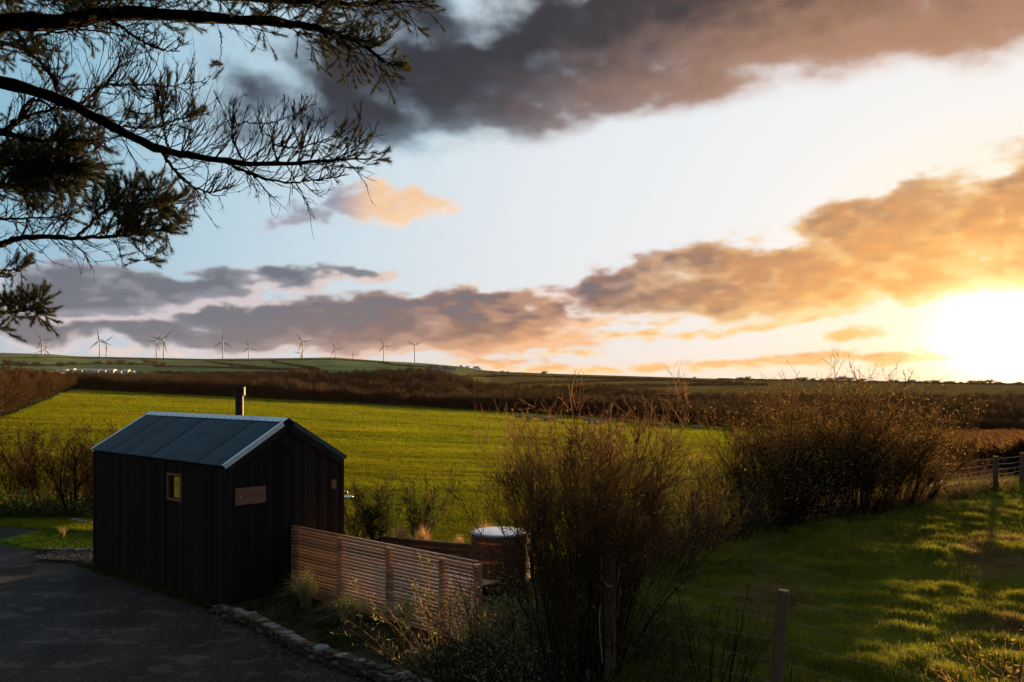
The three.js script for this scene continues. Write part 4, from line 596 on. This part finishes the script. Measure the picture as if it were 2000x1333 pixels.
// ---------------------------------------------------------------- woods in the valley, trees and hedges on the hills
function bareTreeGeo(seed, h, w, n, tw) {
  const r = rng(seed), g = new GB(); g.tube([[0, -0.5, 0], [0.05 * w, h * 0.3, 0], [0, h * 0.6, 0.04 * w]], [0.022 * h, 0.016 * h, 0.008 * h], 4);
  for (let i = 0; i < n; i++) { const a = r() * 6.28319, t = 0.18 + 0.5 * r(), e = 0.1 + 0.9 * r(), R = w * (0.35 + 0.65 * Math.sqrt(r())) * Math.sqrt(Math.max(0.05, 1 - Math.pow(2 * e - 1, 2) * 0.75)), p = [0, h * t, 0], q = [Math.cos(a) * R, h * (0.25 + 0.75 * e), Math.sin(a) * R], pts = [p, add3(add3(p, add3(q, p, -1), 0.5), rdir(r), 0.08 * h), q]; g.tube(pts, [tw * 1.3, tw, tw * 0.4], 3); for (let k = 0; k < 3; k++) { const s = add3(q, rdir(r), 0.10 * h); s[1] += 0.05 * h; g.tube([add3(pts[1], add3(q, pts[1], -1), r()), s], [tw * 0.7, tw * 0.3], 3); } }
  return g.geo();
}
{
  const r = rng(200), gs = [bareTreeGeo(1, 3.6, 2.3, 60, 0.04), bareTreeGeo(2, 4.6, 2.5, 60, 0.04), bareTreeGeo(3, 2.6, 2.4, 60, 0.04)], lists = [[], [], []];
  for (let i = 0; i < 13000; i++) {
    const px = -250 + 2600 * r(), u = (px - CX) / FOC, fe = fieldEnd(u), wd = woodD(px), d = fe + 2 + (wd - fe + 40) * Math.pow(r(), 1.6), x = u * d, k = 0.7 + 0.6 * r() + 0.35 * noise(x / 40, d / 40), w = r(), s = (0.65 + 0.6 * r()) * (1 + 0.3 * noise(x / 60, d / 60));
    if (d > fe + 12 && noise(x / 70 + 3, d / 50) > 0.62) continue;
    lists[Math.floor(r() * 3)].push([x, terrain(x, d) - 0.3, d, s, 6.28 * r(), 0.085 * k + 0.015 * w, 0.073 * k, 0.057 * k]);
  }
  for (let i = 0; i < 5600; i++) { const u = 0.3 + 0.42 * r(), d = 1 / lerp(1 / 42, 1 / 215, r()), x = u * d, k = 0.7 + 0.6 * r(); if (u < lerp(0.62, 0.31, sstep(35, 90, d)) + 0.02) continue; lists[2].push([x, terrain(x, d) - 0.2, d, 0.45 + 0.5 * r(), 6.28 * r(), 0.2 * k, 0.12 * k, 0.06 * k]); }
  const m = mat(1, 1, 1, 0.95);
  lists.forEach((l, i) => { const im = scatter('woodland', ['brown leafless woodland filling the valley beyond the pasture', 'taller leafless trees among the valley woodland', 'low brushwood among the valley woodland'][i], gs[i], m, l); im.userData.category = 'woodland'; });
}
// hedgerows, each a line of uneven bushes
function hedgeGeo(line, h, w, seed, step) {              // line: Vector3s on the ground
  const r = rng(seed), g = new GB(), c = new THREE.CatmullRomCurve3(line), n = Math.max(6, Math.round(c.getLength() / step)); let pv = null;
  for (let i = 0; i <= n; i++) { const p = c.getPoint(i / n), t = c.getTangent(i / n), sx = -t.z, sz = t.x, H = h * (0.6 + 0.9 * Math.abs(fbm(i * 0.31 + seed, 2, 3)) + 0.25 * r()), W = w * (0.7 + 0.5 * r()), y = p.y - 1, ring = [[-W, y], [-W * 0.9, p.y + H * 0.6], [-W * 0.3, p.y + H], [W * 0.35, p.y + H * 0.95], [W * 0.9, p.y + H * 0.55], [W, y]].map(([o, yy]) => [p.x + sx * o + (r() - 0.5) * w * 0.4, yy + (r() - 0.5) * h * 0.1, p.z + sz * o]); if (pv) for (let k = 0; k < 5; k++) g.quad(pv[k], ring[k], ring[k + 1], pv[k + 1]); pv = ring; }
  return g.geo();
}
const hedgeMat = mat(0.026, 0.022, 0.012, 1, { specularIntensity: 0 });
[[[[-40, 700], [100, 698], [200, 699], [300, 701], [400, 703], [500, 704], [640, 702], [760, 708]], 'longest far hedgerow just below the left skyline'],
 [[[400, 705], [460, 713], [520, 720]], 'far hedgerow slanting down below the lone upright turbine'], [[[530, 706], [580, 714], [622, 722]], 'far hedgerow slanting down below the paired turbines'],
 [[[300, 716], [400, 717], [515, 721], [620, 723]], 'far hedgerow across the middle of the green hill'], [[[300, 729], [400, 731], [540, 730], [600, 726]], 'lowest far hedgerow just above the valley woods'],
 [[[740, 708], [790, 714], [850, 717]], 'far hedgerow below the two rightmost turbines'], [[[-40, 712], [80, 714], [180, 711], [320, 713]], 'far hedgerow above the white sheds'],
 [[[900, 738], [970, 735], [1100, 737], [1300, 742], [1450, 749]], 'upper hedgerow across the olive field right of the hills'], [[[1010, 752], [1070, 749], [1200, 744], [1290, 743]], 'middle hedgerow crossing the olive field'], [[[1080, 762], [1200, 757], [1400, 752], [1500, 752]], 'lower hedgerow of the olive field above the woods'],
 [[[1400, 741], [1600, 744], [1800, 748], [2050, 751]], 'dark hedgerow along the skyline under the sunset']].forEach(([l, label], i) => {
  const line = l.map(([x, y]) => hit(x, y + 1.5, 430)).filter(Boolean); if (line.length < 2) return;
  const m = mesh('hedgerow', hedgeGeo(line, 3.4, 2.2, i + 1, 7), hedgeMat); m.userData = { label, category: 'hedgerow', group: 'far hedgerows' };
});
{ // the tall brown hedge on the left of the pasture: a row of bushes
  const r = rng(210), gs = [bareTreeGeo(11, 4.6, 2.6, 150, 0.03), bareTreeGeo(12, 4.2, 2.4, 150, 0.03), bareTreeGeo(13, 4.9, 2.5, 150, 0.03)], m = mat(0.125, 0.08, 0.05, 0.95), hedge = thing('field_hedge', 'tall reddish brown hedge running away along the left side of the pasture', 'hedge', [fieldLeft(90), terrain(fieldLeft(90), 90), -90]);
  for (let d = 62, k = 0; d < 252; d += 1.6 + d / 120, k++) { const x = fieldLeft(d) - 1.5 + (r() - 0.5) * 2, b = mesh('bush', gs[k % 3], m, hedge); b.position.set(x - hedge.position.x, terrain(x, d) - hedge.position.y - 0.2, -d - hedge.position.z); b.rotation.y = 6.28 * r(); b.scale.setScalar(0.8 + 0.35 * r()); }
}
{ // single trees along the skyline
  const r = rng(220), gs = [bareTreeGeo(21, 7, 5.2, 170, 0.06), bareTreeGeo(22, 5.5, 6, 170, 0.06), bareTreeGeo(23, 5, 4.6, 150, 0.06)], m = mat(0.05, 0.035, 0.022, 1);
  const spots = [[905, 1], [915, 1.3], [926, 1.5], [936, 1.1], [985, 0.7], [995, 0.8], [1060, 0.9], [1064, 0.6], [1080, 0.5], [1360, 0.5], [1440, 0.9], [1449, 1.1], [1458, 1.0], [1468, 0.9], [1536, 0.6], [1560, 1.0], [1571, 1.2], [1584, 1.1], [1602, 1.0], [1620, 1.3], [1634, 1.6], [1648, 1.8], [1662, 1.9], [1676, 1.5], [1690, 1.2], [1705, 1.0], [1740, 1.3], [1752, 1.1], [1785, 1.1], [1798, 1.2], [1810, 1.1], [1822, 1.3], [1834, 1.2], [1848, 1.0], [1862, 1.1], [1880, 1.2], [1894, 1.1], [1908, 1.2], [1922, 1.3], [1936, 1.2], [1952, 1.1], [1990, 1.0]];
  const where = (px) => px < 950 ? 'in the clump where the left hill ends' : px < 1400 ? 'standing alone on the olive field skyline' : px < 1500 ? 'in the low middle clump on the right skyline' : px < 1720 ? 'in the dark clump above the thicket' : 'in the glowing row beside the sun';
  const cnt = {};
  spots.forEach(([px, s], i) => { px += 9 * (r() - 0.5); const d = ridgeD(px) - 30 + 60 * r(), x = (px - CX) / FOC * d, t = mesh('skyline_tree', gs[i % 3], m); t.position.set(x, terrain(x, d) - 1.2, -d); s *= 0.75 + 0.6 * r(); t.scale.set(s * 1.15, s * 0.8, s); t.rotation.y = 6.28 * r(); t.userData = { label: ORD[cnt[where(px)] = (cnt[where(px)] ?? -1) + 1] + ' bare tree from the left ' + where(px), category: 'tree', group: 'trees ' + where(px) }; });
  [[15, 718, 1.7], [40, 720, 1.8], [70, 718, 1.6], [118, 719, 1.2], [140, 716, 1.5], [190, 714, 1.6], [215, 716, 1.4], [235, 714, 1.8], [255, 716, 1.5], [285, 712, 1.5], [300, 714, 1.6], [318, 714, 1.2], [452, 718, 1.1], [490, 722, 1.0], [568, 718, 0.8]].forEach(([px, py, s], i) => { const p = hit(px, py, 500); if (!p) return; const t = mesh('hillside_tree', gs[i % 3], m); t.position.copy(p); t.scale.setScalar(s); t.userData = { label: ORD[i] + ' dark bare tree from the left among hedges of the far green hill', category: 'tree', group: 'trees on the far green hill' }; });
}
// ---------------------------------------------------------------- wind turbines
{
  const wt = mat(0.30, 0.31, 0.33, 0.6), blade = (() => { const g = new GB(), st = [[0, 0.9, 0.9], [0.08, 1.0, 0.8], [0.2, 1.6, 0.45], [0.5, 1.05, 0.28], [0.8, 0.65, 0.16], [1, 0.18, 0.06]]; let pv = null; for (const [t, c, th] of st) { const y = 1.2 + t * 30.8, ring = []; for (let k = 0; k < 8; k++) { const a = k / 8 * 6.28319; ring.push([Math.cos(a) * c + 0.4 * (c - 0.9), y, Math.sin(a) * th]); } if (pv) for (let k = 0; k < 8; k++) g.quad(pv[k], pv[(k + 1) % 8], ring[(k + 1) % 8], ring[k]); pv = ring; } return g.geo(); })();
  const tower = new THREE.CylinderGeometry(1.0, 1.75, 1, 16), nac = new THREE.CapsuleGeometry(1.5, 4.5, 6, 12).rotateX(Math.PI / 2), hub = new THREE.SphereGeometry(1.45, 12, 8);
  [[81, 665, 701, 22, 5, 2250, 'turbine with a white foot, leftmost on the hill'], [88.6, 684, 698, 21, 76, 3000, 'turbine half sunk behind the hill beside the leftmost one'], [194, 666, 697, 26, 100, 2420, 'tall turbine left of the white clouds, blade straight up'], [207, 668, 697, 20, 39, 2600, 'smaller turbine just right of the tall one left of centre'], [305, 667.6, 700, 21, 53, 2500, 'left turbine of the crossed pair above the white sheds'], [319, 664, 700, 28, 46, 2400, 'right, larger turbine of the crossed pair above the sheds'], [435, 668, 699.5, 23, 90, 2420, 'lone turbine with one blade pointing straight up'], [485.5, 679.5, 702, 18, 100, 2700, 'short turbine right of the lone upright one'], [590.5, 668, 701, 21, 127, 2420, 'front turbine of the pair in the middle of the ridge'], [587.5, 691, 703, 16, 46, 3000, 'low turbine behind the pair in the middle of the ridge'], [654.5, 682, 700, 16.5, 116, 2800, 'small turbine on the hilltop right of the middle pair'], [749.5, 676, 706, 17.5, 114, 2420, 'second turbine from the right end of the row'], [810, 675, 709, 18, 30, 2400, 'rightmost turbine, blades in a wide V']].forEach(([px, hy, by, bl, ang, d, label]) => {
    const u = (px - CX) / FOC, x = u * d, hubY = EYE - (hy - CY) / FOC * d, y0 = terrain(x, Math.min(d, ridgeD(px) + 100)) - 6 - Math.max(0, d - 2500) * 0.02, sc = bl / FOC * d / 32;
    const t = thing('wind_turbine', label, 'wind turbine', [x, y0, -d], 0, 'wind turbines on the skyline');
    const tw = mesh('tower', tower, wt, t); tw.scale.set(1, hubY - y0, 1); tw.position.y = (hubY - y0) / 2;
    const n = mesh('nacelle', nac, wt, t); n.position.set(0, hubY - y0, -1); mesh('hub', hub, wt, t).position.set(0, hubY - y0, 3.4);
    for (let k = 0; k < 3; k++) { const b = mesh('blade', blade, wt, t); b.position.set(0, hubY - y0, 3.6); b.rotation.z = (ang - 90 + k * 120) * Math.PI / 180; b.scale.set(sc, sc, sc); }
    t.rotation.y = 0;
  });
  const mast = thing('lattice_mast', 'thin faint mast between the lone and the short turbine', 'mast', [(463 - CX) / FOC * 2600, 70, -2600]);
  mesh('pole', new THREE.CylinderGeometry(0.35, 0.6, 34, 6).translate(0, 17, 0), wt, mast); mesh('antenna', boxGeo(-1.2, 1.2, 28, 28.6, -0.2, 0.2), wt, mast);
  const tank = thing('water_tower', 'tiny tank on a stalk between the hilltop and the two right turbines', 'tower', [(689 - CX) / FOC * 2400, 77, -2400]);
  mesh('stalk', new THREE.CylinderGeometry(0.8, 1.1, 11, 10).translate(0, 5.5, 0), wt, tank); mesh('bowl', new THREE.CylinderGeometry(3, 2, 4, 14).translate(0, 12, 0), wt, tank);
}
// ---------------------------------------------------------------- far buildings
{
  const white = mat(0.5, 0.49, 0.46, 0.7), roofW = mat(0.46, 0.46, 0.45, 0.6), slate = mat(0.12, 0.11, 0.11, 0.8), glass = mat(0.05, 0.06, 0.07, 0.2);
  const house = (name, label, cat, p, w, dp, h, rf, turn, roofM, wallM, group, win) => { const t = thing(name, label, cat, [p.x, p.y - 0.6, p.z], turn, group); mesh('wall', boxGeo(-w / 2, w / 2, 0, h, -dp / 2, dp / 2), wallM, t); const g = new GB(), o = 0.3; g.quad([-w / 2 - o, h - 0.1, dp / 2 + o], [w / 2 + o, h - 0.1, dp / 2 + o], [w / 2 + o, h + rf, 0], [-w / 2 - o, h + rf, 0]); g.quad([w / 2 + o, h - 0.1, -dp / 2 - o], [-w / 2 - o, h - 0.1, -dp / 2 - o], [-w / 2 - o, h + rf, 0], [w / 2 + o, h + rf, 0]); g.tri([-w / 2, h - 0.1, -dp / 2], [-w / 2, h - 0.1, dp / 2], [-w / 2, h + rf - 0.05, 0]); g.tri([w / 2, h - 0.1, dp / 2], [w / 2, h - 0.1, -dp / 2], [w / 2, h + rf - 0.05, 0]); mesh('roof', g.geo(), roofM, t); for (let k = 0; k < win; k++) mesh('window', boxGeo(-w / 2 + w * (k + 0.3) / win, -w / 2 + w * (k + 0.7) / win, h * 0.35, h * 0.75, dp / 2 + 0.02, dp / 2 + 0.06), glass, t); return t; };
  [[112, 724, 9], [126, 724, 12], [140, 723, 13], [156, 722, 14], [172, 722.5, 15], [188, 722.5, 14], [203, 723.5, 13], [218, 724, 14], [233, 724.5, 13], [247, 725.5, 11], [258, 726, 8], [117, 729, 10], [96, 729, 7]].forEach(([px, py, w], i) => { const p = hit(px, py + 5, 640); if (p) house('white_shed', i < 11 ? ORD[i] + ' long low white shed from the left in the gleaming row on the hillside' : i === 11 ? 'white shed just below the left end of the gleaming row' : 'smallest white shed, left of and below the gleaming row', 'shed', p, w * -p.z / FOC, 9, 2.2 + (i * 7 % 5) * 0.35, 1.2 + (i * 3 % 4) * 0.3, 0.06 * Math.sin(i * 5), roofW, white, i < 11 ? 'row of white sheds' : 'white sheds below the row', 2); });
  [[90, 731, 4], [172, 734, 5], [178, 737, 4], [229, 738, 5], [302, 735, 8]].forEach(([px, py, w], i) => { const p = hit(px, py + 2, 560); if (p) house('white_cottage', ORD[i] + ' small white cottage from the left in the trees below the sheds', 'cottage', p, w * -p.z / FOC, 5, 2.6, 1.8, 0.3, slate, white, 'cottages below the sheds', 1); });
  [[840, 722], [848, 724], [856, 721], [863, 726], [870, 722], [878, 725], [886, 722]].forEach(([px, py], i) => { const p = hit(px, py + 3, 640); if (p) house('village_house', ORD[i] + ' grey village house from the left among trees where hill meets woods', 'house', p, 8, 7, 4.5, 3, i * 0.8, slate, mat(0.30, 0.28, 0.26, 0.8), 'village among the trees', 2); });
}
// ---------------------------------------------------------------- sheep
{
  const S = (p, a, b, ra, rb) => { const ab = [b[0] - a[0], b[1] - a[1], b[2] - a[2]], ap = [p[0] - a[0], p[1] - a[1], p[2] - a[2]], t = clamp((ap[0] * ab[0] + ap[1] * ab[1] + ap[2] * ab[2]) / (ab[0] ** 2 + ab[1] ** 2 + ab[2] ** 2)); return Math.hypot(ap[0] - ab[0] * t, ap[1] - ab[1] * t, ap[2] - ab[2] * t) - lerp(ra, rb, t); };
  const bones = [[[-0.42, 0.68, 0], [0.32, 0.70, 0], 0.26, 0.24], [[-0.3, 0.56, 0], [0.25, 0.56, 0], 0.22, 0.2], [[0.34, 0.72, 0], [0.58, 0.62, 0], 0.16, 0.10], [[0.58, 0.58, 0], [0.72, 0.38, 0], 0.095, 0.06], [[-0.6, 0.72, 0], [-0.68, 0.5, 0], 0.06, 0.04]];
  for (const sx of [-1, 1]) { bones.push([[0.26, 0.55, 0.12 * sx], [0.27, 0.3, 0.12 * sx], 0.085, 0.045], [[0.27, 0.3, 0.12 * sx], [0.26, 0.02, 0.12 * sx], 0.045, 0.04], [[-0.38, 0.58, 0.12 * sx], [-0.34, 0.36, 0.12 * sx], 0.11, 0.055], [[-0.34, 0.36, 0.12 * sx], [-0.42, 0.26, 0.12 * sx], 0.055, 0.045], [[-0.42, 0.26, 0.12 * sx], [-0.41, 0.02, 0.12 * sx], 0.045, 0.04], [[0.57, 0.62, 0.07 * sx], [0.55, 0.58, 0.19 * sx], 0.03, 0.03]); }
  const f = (p) => { let d = 1e9; for (const [a, b, ra, rb] of bones) { const e = S(p, a, b, ra, rb), k = 0.05, h = Math.max(k - Math.abs(d - e), 0) / k; d = Math.min(d, e) - h * h * k * 0.25; } return d + 0.018 * noise(p[0] * 14 + p[2] * 9, p[1] * 14); };
  const { MarchingCubes } = await import('three/addons/objects/MarchingCubes.js');
  const n = 44, mc = new MarchingCubes(n, new THREE.MeshStandardMaterial(), false, false, 60000); mc.isolation = 0;
  for (let k = 0; k < n; k++) for (let j = 0; j < n; j++) for (let i = 0; i < n; i++) { const p = [(i / (n / 2) - 1) * 0.85, (j / (n / 2) - 1) * 0.85 + 0.6, (k / (n / 2) - 1) * 0.85]; mc.field[i + j * n + k * n * n] = -f(p); }
  mc.update();
  const g = new THREE.BufferGeometry(), cnt = mc.count ?? mc.geometry.drawRange.count, P = mc.positionArray.slice(0, cnt * 3), C = new Float32Array(cnt * 3);
  for (let i = 0; i < cnt; i++) { P[i * 3] *= 0.85; P[i * 3 + 1] = P[i * 3 + 1] * 0.85 + 0.6; P[i * 3 + 2] *= 0.85; const dark = (P[i * 3] > 0.5 && P[i * 3 + 1] < 0.68) || P[i * 3 + 1] < 0.34; C.set(dark ? [0.03, 0.026, 0.024] : [0.27, 0.235, 0.18], i * 3); }
  g.setAttribute('position', new THREE.BufferAttribute(P, 3)); g.setAttribute('normal', new THREE.BufferAttribute(mc.normalArray.slice(0, cnt * 3), 3)); g.setAttribute('color', new THREE.BufferAttribute(C, 3));
  const m = new THREE.MeshStandardMaterial({ vertexColors: true, roughness: 1, side: THREE.DoubleSide });
  [[1014, 817, 0, 'leftmost sheep of the flock, a little apart'], [1033, 819, 2.6, 'darker sheep second from the left of the flock'], [1041, 817, 0.4, 'pale sheep third from the left of the flock'], [1058, 819, 3.0], [1067, 821, 0.6], [1076, 820, 2.2], [1090, 818, 0.1, 'sheep on its own in the middle of the flock'], [1145, 823, 2.8], [1154, 824, 0.3], [1161, 828, 3.3], [1176, 827, 0.5], [1190, 825, 2.9], [1289, 832, 0.2, 'sheep alone behind the right side of the tall bush'], [1362, 837, 3.0, 'rightmost sheep, alone near the dark wood']].forEach(([px, py, turn, label], i) => {
    const p = (() => { const u = (px - CX) / FOC; for (let d = 120; d < fieldEnd(u) - 3; d += 1) { if (land(u * d, d) >= EYE - (py + 4 - CY) / FOC * d) return on(u * d, d); } const d = fieldEnd(u) - 6; return on(u * d, d); })();
    const s = mesh('sheep', g, m); s.position.copy(p); s.position.y += ripple(p.x, -p.z) + 0.06; s.rotation.y = turn; s.scale.setScalar(1.15); s.userData = { label: label || (px < 1100 ? ORD[i - 3] + ' sheep from the left in the huddle above the tall bush' : ORD[i - 7] + ' sheep from the left in the group right of the lone middle sheep'), category: 'sheep', group: label ? 'flock of sheep' : px < 1100 ? 'left group of sheep' : 'right group of sheep' };
  });
}
// ---------------------------------------------------------------- stone edging of the drive
{
  const r = rng(300), stones = []; for (let k = 0; k < 7; k++) { const g = new THREE.BoxGeometry(1, 1, 1, 3, 2, 3), p = g.attributes.position; const q = rng(310 + k), jit = new Map(); for (let i = 0; i < p.count; i++) { const key = [p.getX(i), p.getY(i), p.getZ(i)].map((v) => v.toFixed(2)).join(); if (!jit.has(key)) jit.set(key, [0.22 * (q() - 0.5), 0.2 * (q() - 0.5), 0.22 * (q() - 0.5)]); const j = jit.get(key), x = p.getX(i), y = p.getY(i), z = p.getZ(i), l = Math.hypot(x, y, z), e = 1 - 0.22 * Math.max(0, l - 0.5); p.setXYZ(i, x * e + j[0], y * e + j[1], z * e + j[2]); } const ng = g.toNonIndexed(); ng.computeVertexNormals(); stones.push(ng); }
  const cols = [[0.11, 0.10, 0.09], [0.16, 0.15, 0.14], [0.13, 0.095, 0.07], [0.30, 0.29, 0.28], [0.10, 0.085, 0.07], [0.18, 0.12, 0.085]].map((c) => mat(...c, 0.9, { bumpMap: noiseBump, bumpScale: 0.02 }));
  const line = new THREE.CatmullRomCurve3([[-6.3, 17.72], [-5.5, 16.95], [-4.62, 16.08], [-3.8, 15.05], [-3.08, 14.33], [-2.1, 13.5], [-1.2, 12.75], [-0.5, 12.05]].map(([x, d]) => V(x, 0, -d)));
  const w = thing('stone_edging', 'low dry stone edging between the dark drive and the planting bed', 'stone wall', [-6.3, 0, -17.72]);
  for (let layer = 0; layer < 4; layer++) { let t = 0.02 + 0.01 * layer; while (t < 0.99) { const L = 0.12 + 0.26 * r() * r() + 0.06 * r(), h = layer === 3 ? 0.04 + 0.05 * r() : 0.055 + 0.035 * r(), p = line.getPointAt(t), tg = line.getTangentAt(t), s = mesh('stone', stones[Math.floor(r() * 7)], cols[layer === 3 && r() < 0.3 ? 3 : Math.floor(r() * 6)], w); const grow = sstep(0, 0.18, t); if (layer && r() > grow + 0.25) { w.remove(s); t += L / 9; continue; } s.position.set(p.x + 6.3 + (r() - 0.5) * 0.06 - tg.z * 0.05 * layer, 0.045 + layer * 0.055 * (0.5 + 0.5 * grow), p.z + 17.72 + (r() - 0.5) * 0.06 + tg.x * -0.05 * layer); s.scale.set(L, h * 0.8, 0.12 + 0.12 * r()); s.rotation.set((r() - 0.5) * 0.25, Math.atan2(-tg.z, tg.x) + (r() - 0.5) * 0.5, (r() - 0.5) * 0.25); t += L / 9.2; } }
  // kerb stones round the lawn and loose stones
  const kerb = thing('lawn_kerb', 'thin line of stones along the front of the lawn', 'stone kerb', [-12.1, 0, -23.2]);
  for (let i = 0; i < 22; i++) { const t = i / 21, x = lerp(-11.2, -13.4, t), d = lerp(23.9, 24.0, t) - 0.15 * Math.sin(t * 3), s = mesh('stone', stones[i % 7], cols[1 + (i % 4)], kerb); s.position.set(x + 12.1, 0.07, -d + 23.2); s.scale.set(0.16, 0.09, 0.12); s.rotation.y = 6 * r(); }
  const back = thing('lawn_border_stones', 'scattered pale stones between the lawn and the upper drive', 'stones', [-16, 0, -29]);
  for (let i = 0; i < 34; i++) { const t = i / 33, x = lerp(-17.8, -14.2, t) + 0.4 * (r() - 0.5), d = lerp(31.3, 28.6, t) + 0.5 * (r() - 0.5), s = mesh('stone', stones[i % 7], cols[i % 3 ? 3 : 1], back), k = 0.1 + 0.14 * r(); s.position.set(x + 16, 0.06, -d + 29); s.scale.set(k, k * 0.6, k); s.rotation.y = 6 * r(); }
  const rub = thing('rubble_heap', 'little heap of grey stones and spoil beside the strainer post', 'rubble', [1.75, 0.95, -10.9]);
  for (let i = 0; i < 60; i++) { const a = 6.28 * r(), q = 0.65 * Math.sqrt(r()), s = mesh('stone', stones[i % 7], cols[i % 6], rub), k = 0.04 + 0.09 * r(); s.position.set(Math.cos(a) * q * 1.3, 0.02 + 0.2 * (0.65 - q) * r(), Math.sin(a) * q); s.scale.set(k, k * 0.7, k); s.rotation.set(r(), 6 * r(), r()); }
  const pebM = new THREE.InstancedMesh(stones[2], cols[1], 2200), M = new THREE.Matrix4(), q = new THREE.Quaternion(), c = new THREE.Color(); pebM.name = 'loose_gravel'; pebM.userData = { kind: 'stuff', label: 'loose stones and grit on the drive, bed and gravel patch', category: 'gravel' }; shade(pebM);
  for (let i = 0; i < 2200; i++) { let x, d, y = 0.01, k; const m = r(); if (m < 0.68) { x = -12.9 + 2.3 * r(); d = 22.5 + 1.7 * r() - (x + 12) * 0.15; y = 0.075; k = 0.025 + 0.03 * r(); } else if (m < 0.85) { const t = r(); const p = line.getPointAt(t); x = p.x - 0.1 - 1.2 * r() * r(); d = -p.z - 0.2 * r() - 0.5 * r() * r(); k = 0.012 + 0.03 * r(); } else if (m < 0.94) { const t = r(), p = line.getPointAt(t); x = p.x + 0.3 + 1.5 * r(); d = -p.z + 0.2 + r(); y = 0.1; k = 0.015 + 0.03 * r(); } else { x = -12 + 10 * r(); d = 13 + 8 * r(); if (x > -6 && d > 17 - (x + 6) * 0.95 - 1 || x < -6 && d > 17.5 + (-x - 6) * 0.85) continue; k = 0.008 + 0.016 * r(); } M.compose(V(x, y, -d), q.setFromAxisAngle(V(0, 1, 0), 6 * r()), V(k, k * 0.7, k)); pebM.setMatrixAt(i, M); pebM.setColorAt(i, c.setScalar(0.6 + 0.9 * r())); }
  scene.add(pebM);
}
// ---------------------------------------------------------------- post and wire fences
{
  const wood = [mat(0.10, 0.075, 0.05, 0.9, { bumpMap: grainBump, bumpScale: 0.006 }), mat(0.14, 0.10, 0.065, 0.9)], wire = mat(0.25, 0.24, 0.22, 0.5, { metalness: 0.6 });
  const postGeo = (rad, h) => new THREE.LatheGeometry([[rad * 0.98, -0.3], [rad * 1.02, h * 0.4], [rad, h - 0.02], [rad * 0.9, h], [0.001, h + 0.004]].map(([a, b]) => new THREE.Vector2(a, b)), 18);
  const F = thing('near_wire_fence', 'near post and wire fence crossing the bottom right of the paddock', 'fence', [1.21, 1.0, -10.5]);
  const posts = [[1.21, 10.5, 0.085, 1.62, 0.0], [2.7, 8.75, 0.062, 1.52, 0.075], [4.45, 6.95, 0.055, 1.5, 0.02]], O = F.position;
  const heads = posts.map(([x, d, rad, h, lean], i) => { const p = mesh('post', postGeo(rad, h), wood[0], F), y = Math.max(1.0, land(x, d)); p.position.set(x - O.x, y - O.y, -d - O.z); p.rotation.z = -lean; const top = mesh('post_top', new THREE.CylinderGeometry(rad * 0.9, rad * 0.9, 0.006, 18), wood[1], p); top.position.y = h + 0.004; return (hh) => V(x + Math.sin(lean) * hh, y + Math.cos(lean) * hh, -d); });
  for (let s = 0; s < 2; s++) for (const h of [1.42, 1.22, 1.0, 0.78, 0.56, 0.34]) { const a = heads[s](h), b = heads[s + 1](h), m = a.clone().lerp(b, 0.5); m.y -= 0.02; mesh('wire', new THREE.TubeGeometry(new THREE.CatmullRomCurve3([a.sub(O), m.sub(O), b.sub(O)]), 12, 0.0018, 5), wire, F); }
  const cord = mesh('cord', new THREE.TubeGeometry(new THREE.CatmullRomCurve3([V(-0.1, 1.35, 0.02), V(-0.02, 1.27, 0.095), V(0.09, 1.3, 0.05), V(0.12, 1.5, 0.02)]), 20, 0.006, 6), mat(0.5, 0.48, 0.44, 0.8), F); cord.userData.label = 'pale cord looped round the strainer post';
  mesh('cord', new THREE.TubeGeometry(new THREE.CatmullRomCurve3([V(-0.1, 1.62, 0.06), V(-0.11, 1.2, 0.09), V(-0.13, 0.8, 0.08), V(-0.09, 0.3, 0.07)]), 20, 0.005, 6), mat(0.45, 0.43, 0.4, 0.8), F);
  const B = thing('far_wire_fence', 'far post and wire fence running out of the thicket towards the sun', 'fence', [4.1, 1.0, -19]);
  const ps = [[1357, 19, 1.25], [1545, 21.3, 1.2], [1697, 23.6, 1.2], [1830, 27.2, 1.15], [1945, 29.5, 1.15], [1996, 31, 1.2], [2080, 33.5, 1.15]].map(([px, d, h]) => { const x = (px - CX) / FOC * d, y = land(x, d); const p = mesh('post', postGeo(0.085, h), wood[0], B); p.position.set(x - 4.1, y - 1.0, -d + 19); p.rotation.z = 0.03 * Math.sin(px); return V(x - 4.1, y - 1.0, -d + 19); });
  const farWire = mat(0.5, 0.48, 0.45, 0.35, { metalness: 0.8 });
  for (let s = 0; s < ps.length - 1; s++) for (const h of [1.08, 0.88, 0.7, 0.54, 0.4, 0.26]) { const a = ps[s].clone(), b = ps[s + 1].clone(); a.y += h; b.y += h; const m = a.clone().lerp(b, 0.5); m.y -= 0.03; mesh('wire', new THREE.TubeGeometry(new THREE.CatmullRomCurve3([a, m, b]), 10, 0.0045, 5), farWire, B); }
}
// thin evening haze
scene.fog = new THREE.FogExp2(0xffead6, 0.000022);
renderer.render(scene, camera);
